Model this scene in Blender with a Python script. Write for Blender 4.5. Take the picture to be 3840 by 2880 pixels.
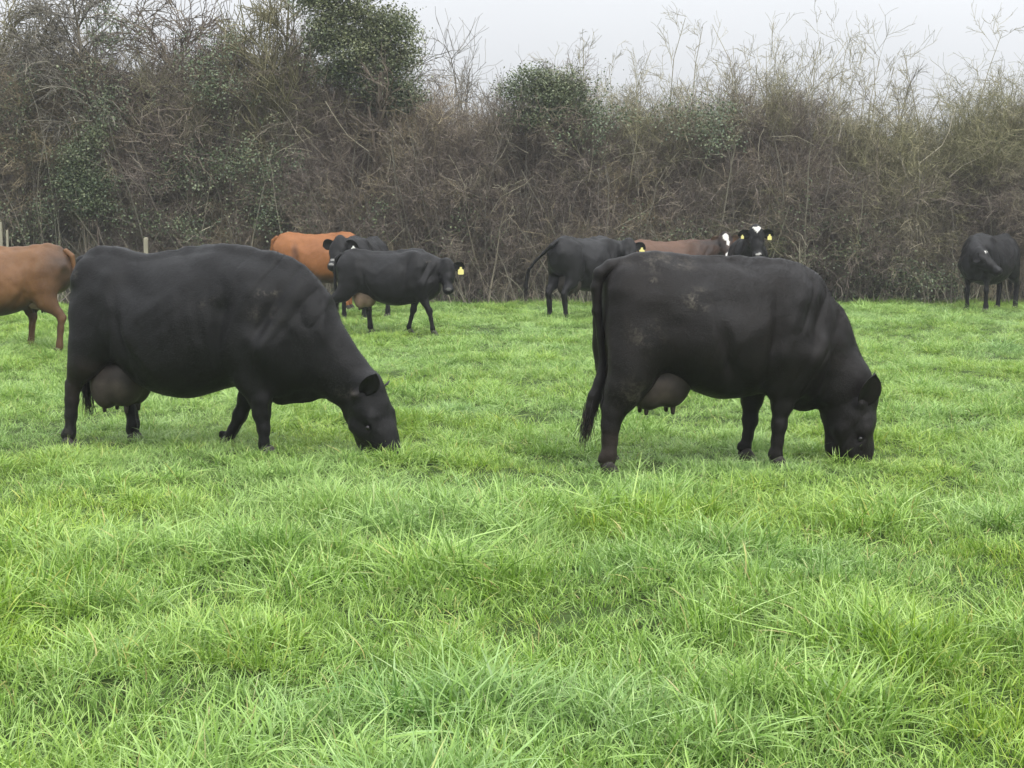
import bpy, math
import numpy as np
from mathutils import Vector, Matrix

for o in list(bpy.data.objects):
    bpy.data.objects.remove(o)
SC = bpy.context.scene
COL = SC.collection
RAD = math.radians

# ---------------------------------------------------------------- camera
CAM_H = 1.43
PITCH = 6.09
FPX = 5034.0            # focal length in photograph pixels (3840 wide)
cam_d = bpy.data.cameras.new('camera')
cam_d.sensor_width = 36.0
cam_d.lens = FPX / 3840 * 36.0
cam_d.clip_start = 0.05
cam_d.clip_end = 2000
cam = bpy.data.objects.new('camera', cam_d)
COL.objects.link(cam)
cam.location = (0, 0, CAM_H)
cam.rotation_euler = (RAD(90 - PITCH), 0, 0)
SC.camera = cam

# ---------------------------------------------------------------- sky, sun, exposure
SUN_EL, SUN_AZ = 50, 35
w = bpy.data.worlds.new('World')
SC.world = w
w.use_nodes = True
nt = w.node_tree
nt.nodes.clear()
N = nt.nodes.new
L = nt.links.new
out = N('ShaderNodeOutputWorld')
bg = N('ShaderNodeBackground')
bg.inputs['Strength'].default_value = 1.0
sky = N('ShaderNodeTexSky')
sky.sky_type = 'NISHITA'
sky.sun_disc = False
sky.sun_elevation = RAD(SUN_EL)
sky.sun_rotation = RAD(SUN_AZ)
sky.dust_density = 4.0
hs = N('ShaderNodeHueSaturation')
hs.inputs['Saturation'].default_value = 0.12
hs.inputs['Value'].default_value = 0.008
L(sky.outputs['Color'], hs.inputs['Color'])
# overcast cloud deck: horizon to zenith 1 : 3, with faint soft structure
tc = N('ShaderNodeTexCoord')
sep = N('ShaderNodeSeparateXYZ')
L(tc.outputs['Generated'], sep.inputs['Vector'])
mr = N('ShaderNodeMapRange')
mr.inputs['From Min'].default_value = 0.0
mr.inputs['From Max'].default_value = 1.0
mr.inputs['To Min'].default_value = 0.265
mr.inputs['To Max'].default_value = 1.75
L(sep.outputs['Z'], mr.inputs['Value'])
nz = N('ShaderNodeTexNoise')
nz.inputs['Scale'].default_value = 2.2
nz.inputs['Detail'].default_value = 3
L(tc.outputs['Generated'], nz.inputs['Vector'])
mr2 = N('ShaderNodeMapRange')
mr2.inputs['From Min'].default_value = 0.3
mr2.inputs['From Max'].default_value = 0.7
mr2.inputs['To Min'].default_value = 0.94
mr2.inputs['To Max'].default_value = 1.06
L(nz.outputs['Fac'], mr2.inputs['Value'])
mu = N('ShaderNodeMath')
mu.operation = 'MULTIPLY'
L(mr.outputs['Result'], mu.inputs[0])
L(mr2.outputs['Result'], mu.inputs[1])
cl = N('ShaderNodeMix')
cl.data_type = 'RGBA'
cl.blend_type = 'MULTIPLY'
cl.inputs['Factor'].default_value = 1.0
cl.inputs[6].default_value = (0.955, 0.985, 1.03, 1)
L(mu.outputs['Value'], cl.inputs[7])
ad = N('ShaderNodeMix')
ad.data_type = 'RGBA'
ad.blend_type = 'ADD'
ad.inputs['Factor'].default_value = 1.0
L(cl.outputs[2], ad.inputs[6])
L(hs.outputs['Color'], ad.inputs[7])
L(ad.outputs[2], bg.inputs['Color'])
L(bg.outputs['Background'], out.inputs['Surface'])

sun_d = bpy.data.lights.new('sun', 'SUN')
sun_d.energy = 1.5
sun_d.angle = RAD(14)
sun_d.color = (1.0, 0.97, 0.92)
sun = bpy.data.objects.new('sun', sun_d)
COL.objects.link(sun)
az = RAD(SUN_AZ)
sdir = Vector((math.sin(az) * math.cos(RAD(SUN_EL)), -math.cos(az) * math.cos(RAD(SUN_EL)), math.sin(RAD(SUN_EL))))
sun.rotation_euler = sdir.to_track_quat('Z', 'Y').to_euler()

SC.view_settings.view_transform = 'Standard'
SC.view_settings.look = 'None'
SC.view_settings.exposure = 0.75
SC.view_settings.gamma = 1.0
SC.view_settings.use_curve_mapping = False
SC.render.engine = 'CYCLES'
SC.cycles.use_denoising = True
SC.cycles.denoiser = "OPENIMAGEDENOISE"
SC.cycles.denoising_input_passes = "RGB_ALBEDO_NORMAL"
SC.cycles.denoising_prefilter = "ACCURATE"
SC.cycles.max_bounces = 4
SC.cycles.diffuse_bounces = 3
SC.cycles.glossy_bounces = 2
SC.cycles.transmission_bounces = 3
SC.cycles.volume_bounces = 0
SC.cycles.use_adaptive_sampling = False
SC.cycles.sample_clamp_indirect = 4

# ---------------------------------------------------------------- helpers
def sstep(a, b, x):
    t = np.clip((np.asarray(x, float) - a) / (b - a), 0, 1)
    return t * t * (3 - 2 * t)

def lattice(seed, n=64):
    return np.random.default_rng(seed).random((n, n))
_LAT = {s: lattice(s) for s in range(40)}
def vnoise(x, y, scale, seed=0):
    """smooth value noise in 0..1"""
    x = np.asarray(x, float) * scale + 17.3 * seed
    y = np.asarray(y, float) * scale + 5.7 * seed
    g = _LAT[seed % 40]
    xi = np.floor(x).astype(int)
    yi = np.floor(y).astype(int)
    fx = x - xi
    fy = y - yi
    fx = fx * fx * (3 - 2 * fx)
    fy = fy * fy * (3 - 2 * fy)
    n = g.shape[0]
    a = g[xi % n, yi % n]
    b = g[(xi + 1) % n, yi % n]
    c = g[xi % n, (yi + 1) % n]
    d = g[(xi + 1) % n, (yi + 1) % n]
    return (a * (1 - fx) + b * fx) * (1 - fy) + (c * (1 - fx) + d * fx) * fy

def ground_z(x, y):
    z = 0.12 * sstep(11, 26, y)
    z = z + 0.05 * (vnoise(x, y, 0.35, 1) - 0.5) + 0.045 * (vnoise(x, y, 1.3, 2) - 0.5)
    return z

def mesh_np(name, v, f, smooth=True, mat=None):
    """v (n,3); f (m,k) int array of equal-sided faces"""
    me = bpy.data.meshes.new(name)
    v = np.ascontiguousarray(v, np.float32)
    f = np.ascontiguousarray(f, np.int32)
    k = f.shape[1]
    me.vertices.add(len(v))
    me.vertices.foreach_set('co', v.ravel())
    me.loops.add(f.size)
    me.loops.foreach_set('vertex_index', f.ravel())
    me.polygons.add(len(f))
    me.polygons.foreach_set('loop_start', np.arange(0, f.size, k, dtype=np.int32))
    try:
        me.polygons.foreach_set('loop_total', np.full(len(f), k, np.int32))
    except Exception:
        pass
    me.update(calc_edges=True)
    me.polygons.foreach_set('use_smooth', np.full(len(f), smooth, bool))
    if mat:
        me.materials.append(mat)
    return me

def fattr(me, name, arr, typ='FLOAT'):
    a = me.attributes.new(name, typ, 'POINT')
    arr = np.ascontiguousarray(arr, np.float32)
    a.data.foreach_set('value' if typ == 'FLOAT' else 'vector', arr.ravel())

def link(name, data, parent=None):
    o = bpy.data.objects.new(name, data)
    COL.objects.link(o)
    if parent is not None:
        o.parent = parent
    return o

def tag(o, label=None, cat=None, group=None, kind=None):
    if label:
        o['label'] = label
    if cat:
        o['category'] = cat
    if group:
        o['group'] = group
    if kind:
        o['kind'] = kind
    return o

def empty(name, loc, rz=0.0):
    o = link(name, None)
    o.location = loc
    o.rotation_euler = (0, 0, rz)
    o.empty_display_size = 0.2
    return o

# ---------------------------------------------------------------- material helper
class M:
    def __init__(s, name):
        s.m = bpy.data.materials.new(name)
        s.m.use_nodes = True
        s.t = s.m.node_tree
        s.t.nodes.clear()
        s.out = s.t.nodes.new('ShaderNodeOutputMaterial')
    def n(s, typ, **kw):
        nd = s.t.nodes.new(typ)
        for k, v in kw.items():
            if hasattr(nd, k) and k not in ('inputs',):
                setattr(nd, k, v)
        return nd
    def l(s, a, b):
        s.t.links.new(a, b)
    def attr(s, name, typ='GEOMETRY'):
        nd = s.n('ShaderNodeAttribute')
        nd.attribute_name = name
        nd.attribute_type = typ
        return nd
    def noise(s, scale, detail=3, vec=None, rough=0.5):
        nd = s.n('ShaderNodeTexNoise')
        nd.inputs['Scale'].default_value = scale
        nd.inputs['Detail'].default_value = detail
        nd.inputs['Roughness'].default_value = rough
        if vec is not None:
            s.l(vec, nd.inputs['Vector'])
        return nd
    def ramp(s, fac, stops):
        nd = s.n('ShaderNodeValToRGB')
        el = nd.color_ramp.elements
        while len(el) < len(stops):
            el.new(0.5)
        for e, (p, c) in zip(el, stops):
            e.position = p
            e.color = (c[0], c[1], c[2], 1)
        s.l(fac, nd.inputs['Fac'])
        return nd.outputs['Color']
    def mix(s, fac, a, b, blend='MIX'):
        nd = s.n('ShaderNodeMix')
        nd.data_type = 'RGBA'
        nd.blend_type = blend
        for sock, v in ((nd.inputs[0], fac), (nd.inputs[6], a), (nd.inputs[7], b)):
            if isinstance(v, (int, float)):
                sock.default_value = v
            elif isinstance(v, (tuple, list)):
                sock.default_value = (v[0], v[1], v[2], 1)
            else:
                s.l(v, sock)
        return nd.outputs[2]
    def math(s, op, a, b=0.0, clamp=False):
        nd = s.n('ShaderNodeMath')
        nd.operation = op
        nd.use_clamp = clamp
        for sock, v in ((nd.inputs[0], a), (nd.inputs[1], b)):
            if isinstance(v, (int, float)):
                sock.default_value = v
            else:
                s.l(v, sock)
        return nd.outputs[0]
    def maprange(s, v, a, b, c, d):
        nd = s.n('ShaderNodeMapRange')
        for k, x in zip(('From Min', 'From Max', 'To Min', 'To Max'), (a, b, c, d)):
            nd.inputs[k].default_value = x
        s.l(v, nd.inputs['Value'])
        return nd.outputs['Result']
    def principled(s, col, rough=0.6, spec=0.3, sheen=0.0, bump=None, bumpd=0.01, bstr=0.5):
        p = s.n('ShaderNodeBsdfPrincipled')
        if isinstance(col, (tuple, list)):
            p.inputs['Base Color'].default_value = (col[0], col[1], col[2], 1)
        else:
            s.l(col, p.inputs['Base Color'])
        if isinstance(rough, (int, float)):
            p.inputs['Roughness'].default_value = rough
        else:
            s.l(rough, p.inputs['Roughness'])
        p.inputs['Specular IOR Level'].default_value = spec
        if sheen:
            p.inputs['Sheen Weight'].default_value = sheen
            p.inputs['Sheen Roughness'].default_value = 0.45
        if bump is not None:
            b = s.n('ShaderNodeBump')
            b.inputs['Distance'].default_value = bumpd
            b.inputs['Strength'].default_value = bstr
            s.l(bump, b.inputs['Height'])
            s.l(b.outputs['Normal'], p.inputs['Normal'])
        return p
    def surf(s, sh):
        s.l(sh if not hasattr(sh, 'outputs') else sh.outputs[0], s.out.inputs['Surface'])
        return s.m

def leafy(name, col_fn, rough=0.45, spec=0.4, trans=0.35):
    m = M(name)
    col = col_fn(m)
    p = m.principled(col, rough, spec)
    tr = m.n('ShaderNodeBsdfTranslucent')
    m.l(col, tr.inputs['Color'])
    mx = m.n('ShaderNodeMixShader')
    mx.inputs[0].default_value = trans
    m.l(p.outputs[0], mx.inputs[1])
    m.l(tr.outputs[0], mx.inputs[2])
    return m.surf(mx)

def grass_col(m):
    b = m.attr('blade').outputs['Fac']
    tip = m.attr('tip').outputs['Fac']
    tint = m.attr('tint', 'INSTANCER').outputs['Fac']
    pale = m.attr('pale', 'INSTANCER').outputs['Fac']
    green = m.ramp(b, [(0.0, (0.060, 0.150, 0.012)), (0.30, (0.160, 0.31, 0.028)), (0.60, (0.295, 0.47, 0.072)),
                       (0.86, (0.36, 0.54, 0.14)), (0.955, (0.46, 0.62, 0.22)), (0.975, (0.48, 0.42, 0.12)), (1.0, (0.50, 0.36, 0.18))])
    cool = m.ramp(b, [(0.0, (0.070, 0.165, 0.030)), (0.5, (0.18, 0.35, 0.090)), (0.9, (0.33, 0.50, 0.22)), (1.0, (0.44, 0.58, 0.32))])
    warm = m.ramp(b, [(0.0, (0.10, 0.19, 0.007)), (0.5, (0.24, 0.41, 0.022)), (0.92, (0.38, 0.52, 0.07)), (1.0, (0.50, 0.48, 0.07))])
    c = m.mix(m.maprange(tint, 0.62, 0.92, 0, 1), green, cool)
    c = m.mix(m.maprange(tint, 0.52, 0.28, 0, 1), c, warm)
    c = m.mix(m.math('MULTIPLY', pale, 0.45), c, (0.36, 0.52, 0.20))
    c = m.mix(m.math('MULTIPLY', m.math('SUBTRACT', 1.0, tip), 0.15), c, (0.10, 0.14, 0.03))
    c = m.mix(m.math('MULTIPLY', m.maprange(tip, 0.45, 1.0, 0, 1), 0.35, True), c, (0.42, 0.56, 0.22))
    return c
MAT_GRASS = leafy('grass_blade', grass_col, 0.36, 0.34, 0.27)

def soil_mat():
    m = M('field_soil')
    g = m.n('ShaderNodeNewGeometry').outputs['Position']
    n1 = m.noise(3.0, 5, g)
    n2 = m.noise(40.0, 4, g)
    c = m.ramp(n1.outputs['Fac'], [(0.3, (0.030, 0.055, 0.012)), (0.7, (0.050, 0.085, 0.02))])
    c = m.mix(m.maprange(n2.outputs['Fac'], 0.45, 0.7, 0, 0.6), c, (0.05, 0.05, 0.02))
    return m.surf(m.principled(c, 0.9, 0.1, bump=n2.outputs['Fac'], bumpd=0.03, bstr=0.8))
MAT_SOIL = soil_mat()

def twig_mat(name, stops, inst=True):
    m = M(name)
    b = m.attr('twig').outputs['Fac']
    c = m.ramp(b, stops)
    if inst:
        t = m.attr('tint', 'INSTANCER').outputs['Fac']
        olive = m.ramp(b, [(0.0, (0.130, 0.127, 0.062)), (0.6, (0.234, 0.224, 0.120)), (1.0, (0.468, 0.429, 0.260))])
        c = m.mix(m.maprange(t, 0.5, 0.85, 0, 1), c, olive)
        straw = m.ramp(b, [(0.0, (0.169, 0.137, 0.085)), (1.0, (0.468, 0.390, 0.247))])
        c = m.mix(m.maprange(t, 0.3, 0.0, 0, 1), c, straw)
    return m.surf(m.principled(c, 0.75, 0.2))
MAT_TWIG = twig_mat('hedge_twig', [(0.0, (0.095, 0.077, 0.066)), (0.55, (0.180, 0.148, 0.126)), (0.88, (0.270, 0.222, 0.184)), (1.0, (0.38, 0.32, 0.26))])
MAT_BARK = twig_mat('grey_bark', [(0.0, (0.10, 0.090, 0.075)), (0.6, (0.18, 0.165, 0.135)), (1.0, (0.28, 0.255, 0.20))], False)
MAT_OLIVE = twig_mat('olive_twig', [(0.0, (0.105, 0.098, 0.05)), (0.6, (0.19, 0.175, 0.095)), (1.0, (0.32, 0.29, 0.18))], False)
MAT_SHOOT = twig_mat('pale_shoot', [(0.0, (0.17, 0.155, 0.09)), (0.6, (0.27, 0.245, 0.155)), (1.0, (0.40, 0.37, 0.26))], False)
MAT_BROWNTWIG = twig_mat('brown_twig', [(0.0, (0.09, 0.07, 0.055)), (0.6, (0.15, 0.12, 0.095)), (1.0, (0.26, 0.22, 0.17))], False)
MAT_PALE = twig_mat('pale_dead_wood', [(0.0, (0.26, 0.23, 0.17)), (1.0, (0.46, 0.42, 0.32))], False)

def ivy_col(m):
    b = m.attr('leaf').outputs['Fac']
    t = m.attr('tone').outputs['Fac']
    a = m.ramp(b, [(0.0, (0.035, 0.062, 0.032)), (0.5, (0.072, 0.108, 0.056)), (0.9, (0.125, 0.165, 0.085)), (1.0, (0.22, 0.25, 0.14))])
    c = m.ramp(b, [(0.0, (0.105, 0.120, 0.055)), (0.5, (0.19, 0.21, 0.10)), (1.0, (0.34, 0.34, 0.19))])
    return m.mix(t, a, c)
MAT_IVY = leafy('ivy_leaf', ivy_col, 0.4, 0.45, 0.15)

def coat_mat(name, dark, light, under=None, rough=0.45, spec=0.20, mottle=0.5):
    """short hair: directional streak noise, mottling, dirty patches, optional white markings"""
    m = M(name)
    tcn = m.n('ShaderNodeTexCoord').outputs['Object']
    mp = m.n('ShaderNodeMapping')
    mp.inputs['Scale'].default_value = (22, 90, 34)
    mp.inputs['Rotation'].default_value = (0, RAD(25), 0)
    m.l(tcn, mp.inputs['Vector'])
    hair = m.noise(4.0, 4, mp.outputs['Vector'], 0.65)
    big = m.noise(2.6, 4, tcn, 0.6)
    mid = m.noise(9.0, 4, tcn, 0.6)
    f = m.math('ADD', m.math('MULTIPLY', big.outputs['Fac'], 0.65), m.math('MULTIPLY', mid.outputs['Fac'], 0.35))
    c = m.ramp(f, [(0.36, dark), (0.64, light)])
    c = m.mix(m.maprange(hair.outputs['Fac'], 0.35, 0.7, 0, 0.5), c, (light[0] * 1.6, light[1] * 1.5, light[2] * 1.42))
    du = m.attr('dust').outputs['Fac']
    c = m.mix(m.math('MULTIPLY', du, m.maprange(m.math('ADD', m.math('MULTIPLY', mid.outputs['Fac'], 0.5), m.math('MULTIPLY', m.noise(48.0, 4, tcn, 0.7).outputs['Fac'], 0.5)), 0.49, 0.62, 0.0, 1.0)), c, (0.10, 0.088, 0.070))
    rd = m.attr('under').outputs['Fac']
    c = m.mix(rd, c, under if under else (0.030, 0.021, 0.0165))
    wh = m.attr('white').outputs['Fac']
    c = m.mix(wh, c, (0.70, 0.68, 0.63))
    rg = m.maprange(big.outputs['Fac'], 0.3, 0.7, rough - 0.09, rough + 0.12)
    bm = m.math('ADD', m.math('MULTIPLY', hair.outputs['Fac'], 0.5), mid.outputs['Fac'])
    return m.surf(m.principled(c, rg, spec, 0.0, bump=bm, bumpd=0.012, bstr=0.7))
MAT_BLACK = coat_mat('black_coat', (0.0012, 0.0013, 0.0016), (0.0062, 0.0060, 0.0062))
MAT_BROWNBLACK = coat_mat('brown_black_coat', (0.0013, 0.0012, 0.0012), (0.0080, 0.0064, 0.0057))
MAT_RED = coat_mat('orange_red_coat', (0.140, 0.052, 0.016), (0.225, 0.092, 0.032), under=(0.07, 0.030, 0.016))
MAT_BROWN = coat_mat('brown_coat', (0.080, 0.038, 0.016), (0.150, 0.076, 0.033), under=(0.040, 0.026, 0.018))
MAT_UMBER = coat_mat('umber_coat', (0.060, 0.034, 0.023), (0.105, 0.060, 0.040), under=(0.016, 0.014, 0.014))

def skin_mat(name, a, b):
    m = M(name)
    tcn = m.n('ShaderNodeTexCoord').outputs['Object']
    n1 = m.noise(9, 4, tcn)
    n2 = m.noise(60, 3, tcn)
    c = m.ramp(n1.outputs['Fac'], [(0.35, a), (0.65, b)])
    return m.surf(m.principled(c, 0.6, 0.25, bump=n2.outputs['Fac'], bumpd=0.004, bstr=0.5))
MAT_UDDER = skin_mat('udder_skin', (0.027, 0.0215, 0.019), (0.056, 0.044, 0.037))
MAT_UDDER2 = skin_mat('pink_udder_skin', (0.16, 0.105, 0.075), (0.24, 0.165, 0.12))
MAT_TEAT = skin_mat('teat_skin', (0.022, 0.018, 0.016), (0.040, 0.030, 0.026))
MAT_HOOF = skin_mat('hoof_horn', (0.020, 0.017, 0.015), (0.045, 0.038, 0.032))
MAT_NOSE = skin_mat('nose_skin', (0.012, 0.012, 0.013), (0.022, 0.021, 0.021))
MAT_EYE = (lambda m: m.surf(m.principled((0.006, 0.005, 0.005), 0.25, 0.4)))(M('eye_glass'))
MAT_TAGY = (lambda m: m.surf(m.principled((0.80, 0.72, 0.26), 0.45, 0.4)))(M('yellow_plastic'))
MAT_TAGW = (lambda m: m.surf(m.principled((0.78, 0.77, 0.72), 0.45, 0.4)))(M('white_plastic'))
MAT_HAIR = (lambda m: m.surf(m.principled(m.ramp(m.attr('twig').outputs['Fac'], [(0, (0.010, 0.009, 0.009)), (0.7, (0.018, 0.015, 0.013)), (1, (0.055, 0.034, 0.022))]), 0.5, 0.3)))(M('black_hair'))

def post_mat():
    m = M('weathered_post')
    tcn = m.n('ShaderNodeTexCoord').outputs['Object']
    mp = m.n('ShaderNodeMapping')
    mp.inputs['Scale'].default_value = (40, 40, 3)
    m.l(tcn, mp.inputs['Vector'])
    n1 = m.noise(1.0, 4, mp.outputs['Vector'])
    c = m.ramp(n1.outputs['Fac'], [(0.3, (0.20, 0.18, 0.13)), (0.7, (0.42, 0.39, 0.30))])
    return m.surf(m.principled(c, 0.85, 0.15, bump=n1.outputs['Fac'], bumpd=0.01, bstr=0.7))
MAT_POST = post_mat()

# ---------------------------------------------------------------- the field
def axis(lo, hi, fine_lo, fine_hi, fine, coarse):
    a = np.arange(fine_lo, fine_hi + 1e-6, fine)
    l = np.arange(lo, fine_lo - 1e-6, coarse)
    r = np.arange(fine_hi + coarse, hi + 1e-6, coarse)
    return np.concatenate([l, a, r])
gx = axis(-140, 140, -24, 24, 0.16, 8)
gy = axis(-40, 140, 0, 34, 0.16, 8)
GX, GY = np.meshgrid(gx, gy, indexing='ij')
GZ = ground_z(GX, GY)
nx, ny = GX.shape
idx = np.arange(nx * ny).reshape(nx, ny)
F = np.stack([idx[:-1, :-1], idx[1:, :-1], idx[1:, 1:], idx[:-1, 1:]], -1).reshape(-1, 4)
field = link('field', mesh_np('field', np.stack([GX, GY, GZ], -1).reshape(-1, 3), F, True, MAT_SOIL))
tag(field, 'green pasture field sloping gently up to the hedge', None, None, 'structure')

# ---------------------------------------------------------------- geometry nodes scatter
def proto_collection(name, meshes):
    c = bpy.data.collections.new(name)
    for i, me in enumerate(meshes):
        o = bpy.data.objects.new('%s_%02d' % (name, i), me)
        c.objects.link(o)
    return c

def scatter_tree(name, coll):
    g = bpy.data.node_groups.new(name, 'GeometryNodeTree')
    g.interface.new_socket('Geometry', in_out='INPUT', socket_type='NodeSocketGeometry')
    g.interface.new_socket('Geometry', in_out='OUTPUT', socket_type='NodeSocketGeometry')
    gi = g.nodes.new('NodeGroupInput')
    go = g.nodes.new('NodeGroupOutput')
    ci = g.nodes.new('GeometryNodeCollectionInfo')
    ci.inputs['Collection'].default_value = coll
    ci.inputs['Separate Children'].default_value = True
    ci.inputs['Reset Children'].default_value = True
    ip = g.nodes.new('GeometryNodeInstanceOnPoints')
    ip.inputs['Pick Instance'].default_value = True
    def na(nm, typ):
        n = g.nodes.new('GeometryNodeInputNamedAttribute')
        n.data_type = typ
        n.inputs['Name'].default_value = nm
        return [s for s in n.outputs if s.enabled and s.name == 'Attribute'][0]
    g.links.new(gi.outputs[0], ip.inputs['Points'])
    g.links.new(ci.outputs[0], ip.inputs['Instance'])
    g.links.new(na('idx', 'INT'), ip.inputs['Instance Index'])
    g.links.new(na('rot', 'FLOAT_VECTOR'), ip.inputs['Rotation'])
    g.links.new(na('scl', 'FLOAT_VECTOR'), ip.inputs['Scale'])
    g.links.new(ip.outputs[0], go.inputs[0])
    return g

def scatter(name, coll, pos, rot, scl, idx, extra, parent=None):
    me = bpy.data.meshes.new(name)
    me.vertices.add(len(pos))
    me.vertices.foreach_set('co', np.ascontiguousarray(pos, np.float32).ravel())
    a = me.attributes.new('idx', 'INT', 'POINT')
    a.data.foreach_set('value', np.ascontiguousarray(idx, np.int32))
    fattr(me, 'rot', rot, 'FLOAT_VECTOR')
    fattr(me, 'scl', scl, 'FLOAT_VECTOR')
    for k, v in extra.items():
        fattr(me, k, v)  # darker belly and lower legs: part coat tone, mostly shading put into the colour
    o = link(name, me, parent)
    md = o.modifiers.new('scatter', 'NODES')
    md.node_group = scatter_tree(name + '_nodes', coll)
    return o

# ---------------------------------------------------------------- grass
def tuft(seed, nb, rad, hmin, hmax, lean, wid, droop):
    r = np.random.default_rng(seed)
    S = 5
    a = r.random(nb) * 2 * np.pi
    rr = rad * np.sqrt(r.random(nb))
    root = np.stack([rr * np.cos(a), rr * np.sin(a), np.zeros(nb)], 1)
    da = a + r.normal(0, 0.9, nb)
    da = np.where(r.random(nb) < 0.3, r.random(nb) * 2 * np.pi, da)
    hd = np.stack([np.cos(da), np.sin(da), np.zeros(nb)], 1)
    ln = hmin + (hmax - hmin) * r.random(nb) ** 0.8
    A = np.abs(r.normal(lean, 0.16, nb))
    B = np.abs(r.normal(droop, droop * 0.7, nb))
    C = B * r.uniform(0.35, 0.9, nb)
    wd = wid * r.uniform(0.6, 1.25, nb)
    tw = r.normal(0, 0.6, nb)
    side = np.stack([-np.sin(da + tw), np.cos(da + tw), r.normal(0, 0.25, nb)], 1)
    sway = np.stack([-np.sin(da), np.cos(da), np.zeros(nb)], 1) * r.normal(0, 0.16, nb)[:, None]
    V, tip = [], []
    for i in range(S + 1):
        t = i / S
        p = root + hd * ((A * t + B * t * t) * ln)[:, None] + sway * (t * t * ln)[:, None]
        p = p + np.array([0, 0, 1.0]) * (np.maximum(t - C * t * t, -0.05) * ln)[:, None]
        if i == S:
            V.append(p[:, None, :])
            tip.append(np.full((nb, 1), t))
        else:
            wv = wd * (0.75 + 0.5 * t) * (1 - t ** 2.5)
            V.append(np.stack([p - side * wv[:, None] * 0.5, p + side * wv[:, None] * 0.5], 1))
            tip.append(np.full((nb, 2), t))
    V = np.concatenate(V, 1)
    tip = np.concatenate(tip, 1)
    k = V.shape[1]
    tris = []
    for i in range(S - 1):
        b = 2 * i
        tris += [(b, b + 1, b + 3), (b, b + 3, b + 2)]
    tris.append((2 * S - 2, 2 * S - 1, 2 * S))
    Fc = (np.arange(nb)[:, None, None] * k + np.array(tris)[None]).reshape(-1, 3)
    me = mesh_np('grass_tuft', V.reshape(-1, 3), Fc, True, MAT_GRASS)
    fattr(me, 'blade', np.repeat(r.random(nb), k))
    fattr(me, 'tip', tip.ravel())
    return me

def build_grass():
    protos = []
    for i in range(10):      # ordinary sward
        protos.append(tuft(100 + i, 86, 0.16, 0.04, 0.115, 0.40, 0.0062, 0.55))
    for i in range(4):       # lush drooping tussocks
        protos.append(tuft(200 + i, 95, 0.13, 0.08, 0.18, 0.32, 0.0068, 0.72))
    for i in range(3):       # upright fine
        protos.append(tuft(300 + i, 62, 0.12, 0.06, 0.14, 0.24, 0.0054, 0.34))
    coll = proto_collection('tuft_kinds', protos)
    r = np.random.default_rng(7)
    P = []
    for y0, y1, dens in ((2.4, 6.0, 95), (6.0, 10.0, 72), (10.0, 17.0, 48), (17.0, 30.5, 32)):
        hw = 0.47 * y1 + 2.2
        st_ = dens ** -0.5
        x, y = np.meshgrid(np.arange(-hw, hw, st_), np.arange(y0, y1, st_))
        x = x.ravel() + r.uniform(-0.62, 0.62, x.size) * st_
        y = y.ravel() + r.uniform(-0.62, 0.62, y.size) * st_
        k = np.abs(x) < 0.47 * y + 2.2
        P.append(np.stack([x[k], y[k]], 1))
    P = np.concatenate(P)
    x, y = P[:, 0], P[:, 1]
    n = len(P)
    hum = np.clip(0.5 + 1.35 * (vnoise(x, y, 1.9, 5) * 0.55 + vnoise(x, y, 4.3, 6) * 0.45 - 0.5), 0.05, 1)
    big = vnoise(x, y, 0.55, 8)
    kind = r.integers(0, 10, n)
    tus = (hum > 0.60) & (r.random(n) < 0.55)
    kind = np.where(tus, 10 + r.integers(0, 4, n), kind)
    upr = (hum < 0.42) & (r.random(n) < 0.35)
    kind = np.where(upr, 14 + r.integers(0, 3, n), kind)
    s = 0.58 + 0.62 * hum ** 1.3 + 0.16 * (big - 0.5) + r.normal(0, 0.08, n)
    far = sstep(9, 24, y)
    s = s * (1 - 0.30 * sstep(5.5, 8.2, y))
    sx = s * (1 + 0.35 * far + 0.25 * sstep(5.5, 8.2, y)) * r.uniform(0.9, 1.15, n)
    sz = s * (1 - 0.12 * far) * r.uniform(0.85, 1.2, n)
    # a combed lie of the leaf, turning slowly over the field
    la = vnoise(x, y, 0.9, 9) * 4 * np.pi
    lm = 0.08 + 0.50 * vnoise(x, y, 1.5, 10) ** 1.5
    rot = np.stack([-lm * np.sin(la) + r.normal(0, 0.1, n), lm * np.cos(la) + r.normal(0, 0.1, n), r.uniform(0, 2 * np.pi, n)], 1)
    z = ground_z(x, y) + 0.028 * (hum - 0.4) - 0.006
    tint = 0.55 * vnoise(x, y, 1.1, 11) + 0.25 * vnoise(x, y, 3.1, 12) + 0.2 * r.random(n)
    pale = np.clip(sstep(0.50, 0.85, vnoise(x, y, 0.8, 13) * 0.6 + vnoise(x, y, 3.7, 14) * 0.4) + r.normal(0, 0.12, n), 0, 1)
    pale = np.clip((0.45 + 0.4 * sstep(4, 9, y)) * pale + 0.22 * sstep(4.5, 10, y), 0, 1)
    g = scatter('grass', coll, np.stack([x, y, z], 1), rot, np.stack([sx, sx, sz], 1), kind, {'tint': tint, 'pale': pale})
    tag(g, 'lush green meadow grass covering the whole field', None, None, 'stuff')
build_grass()

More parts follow.
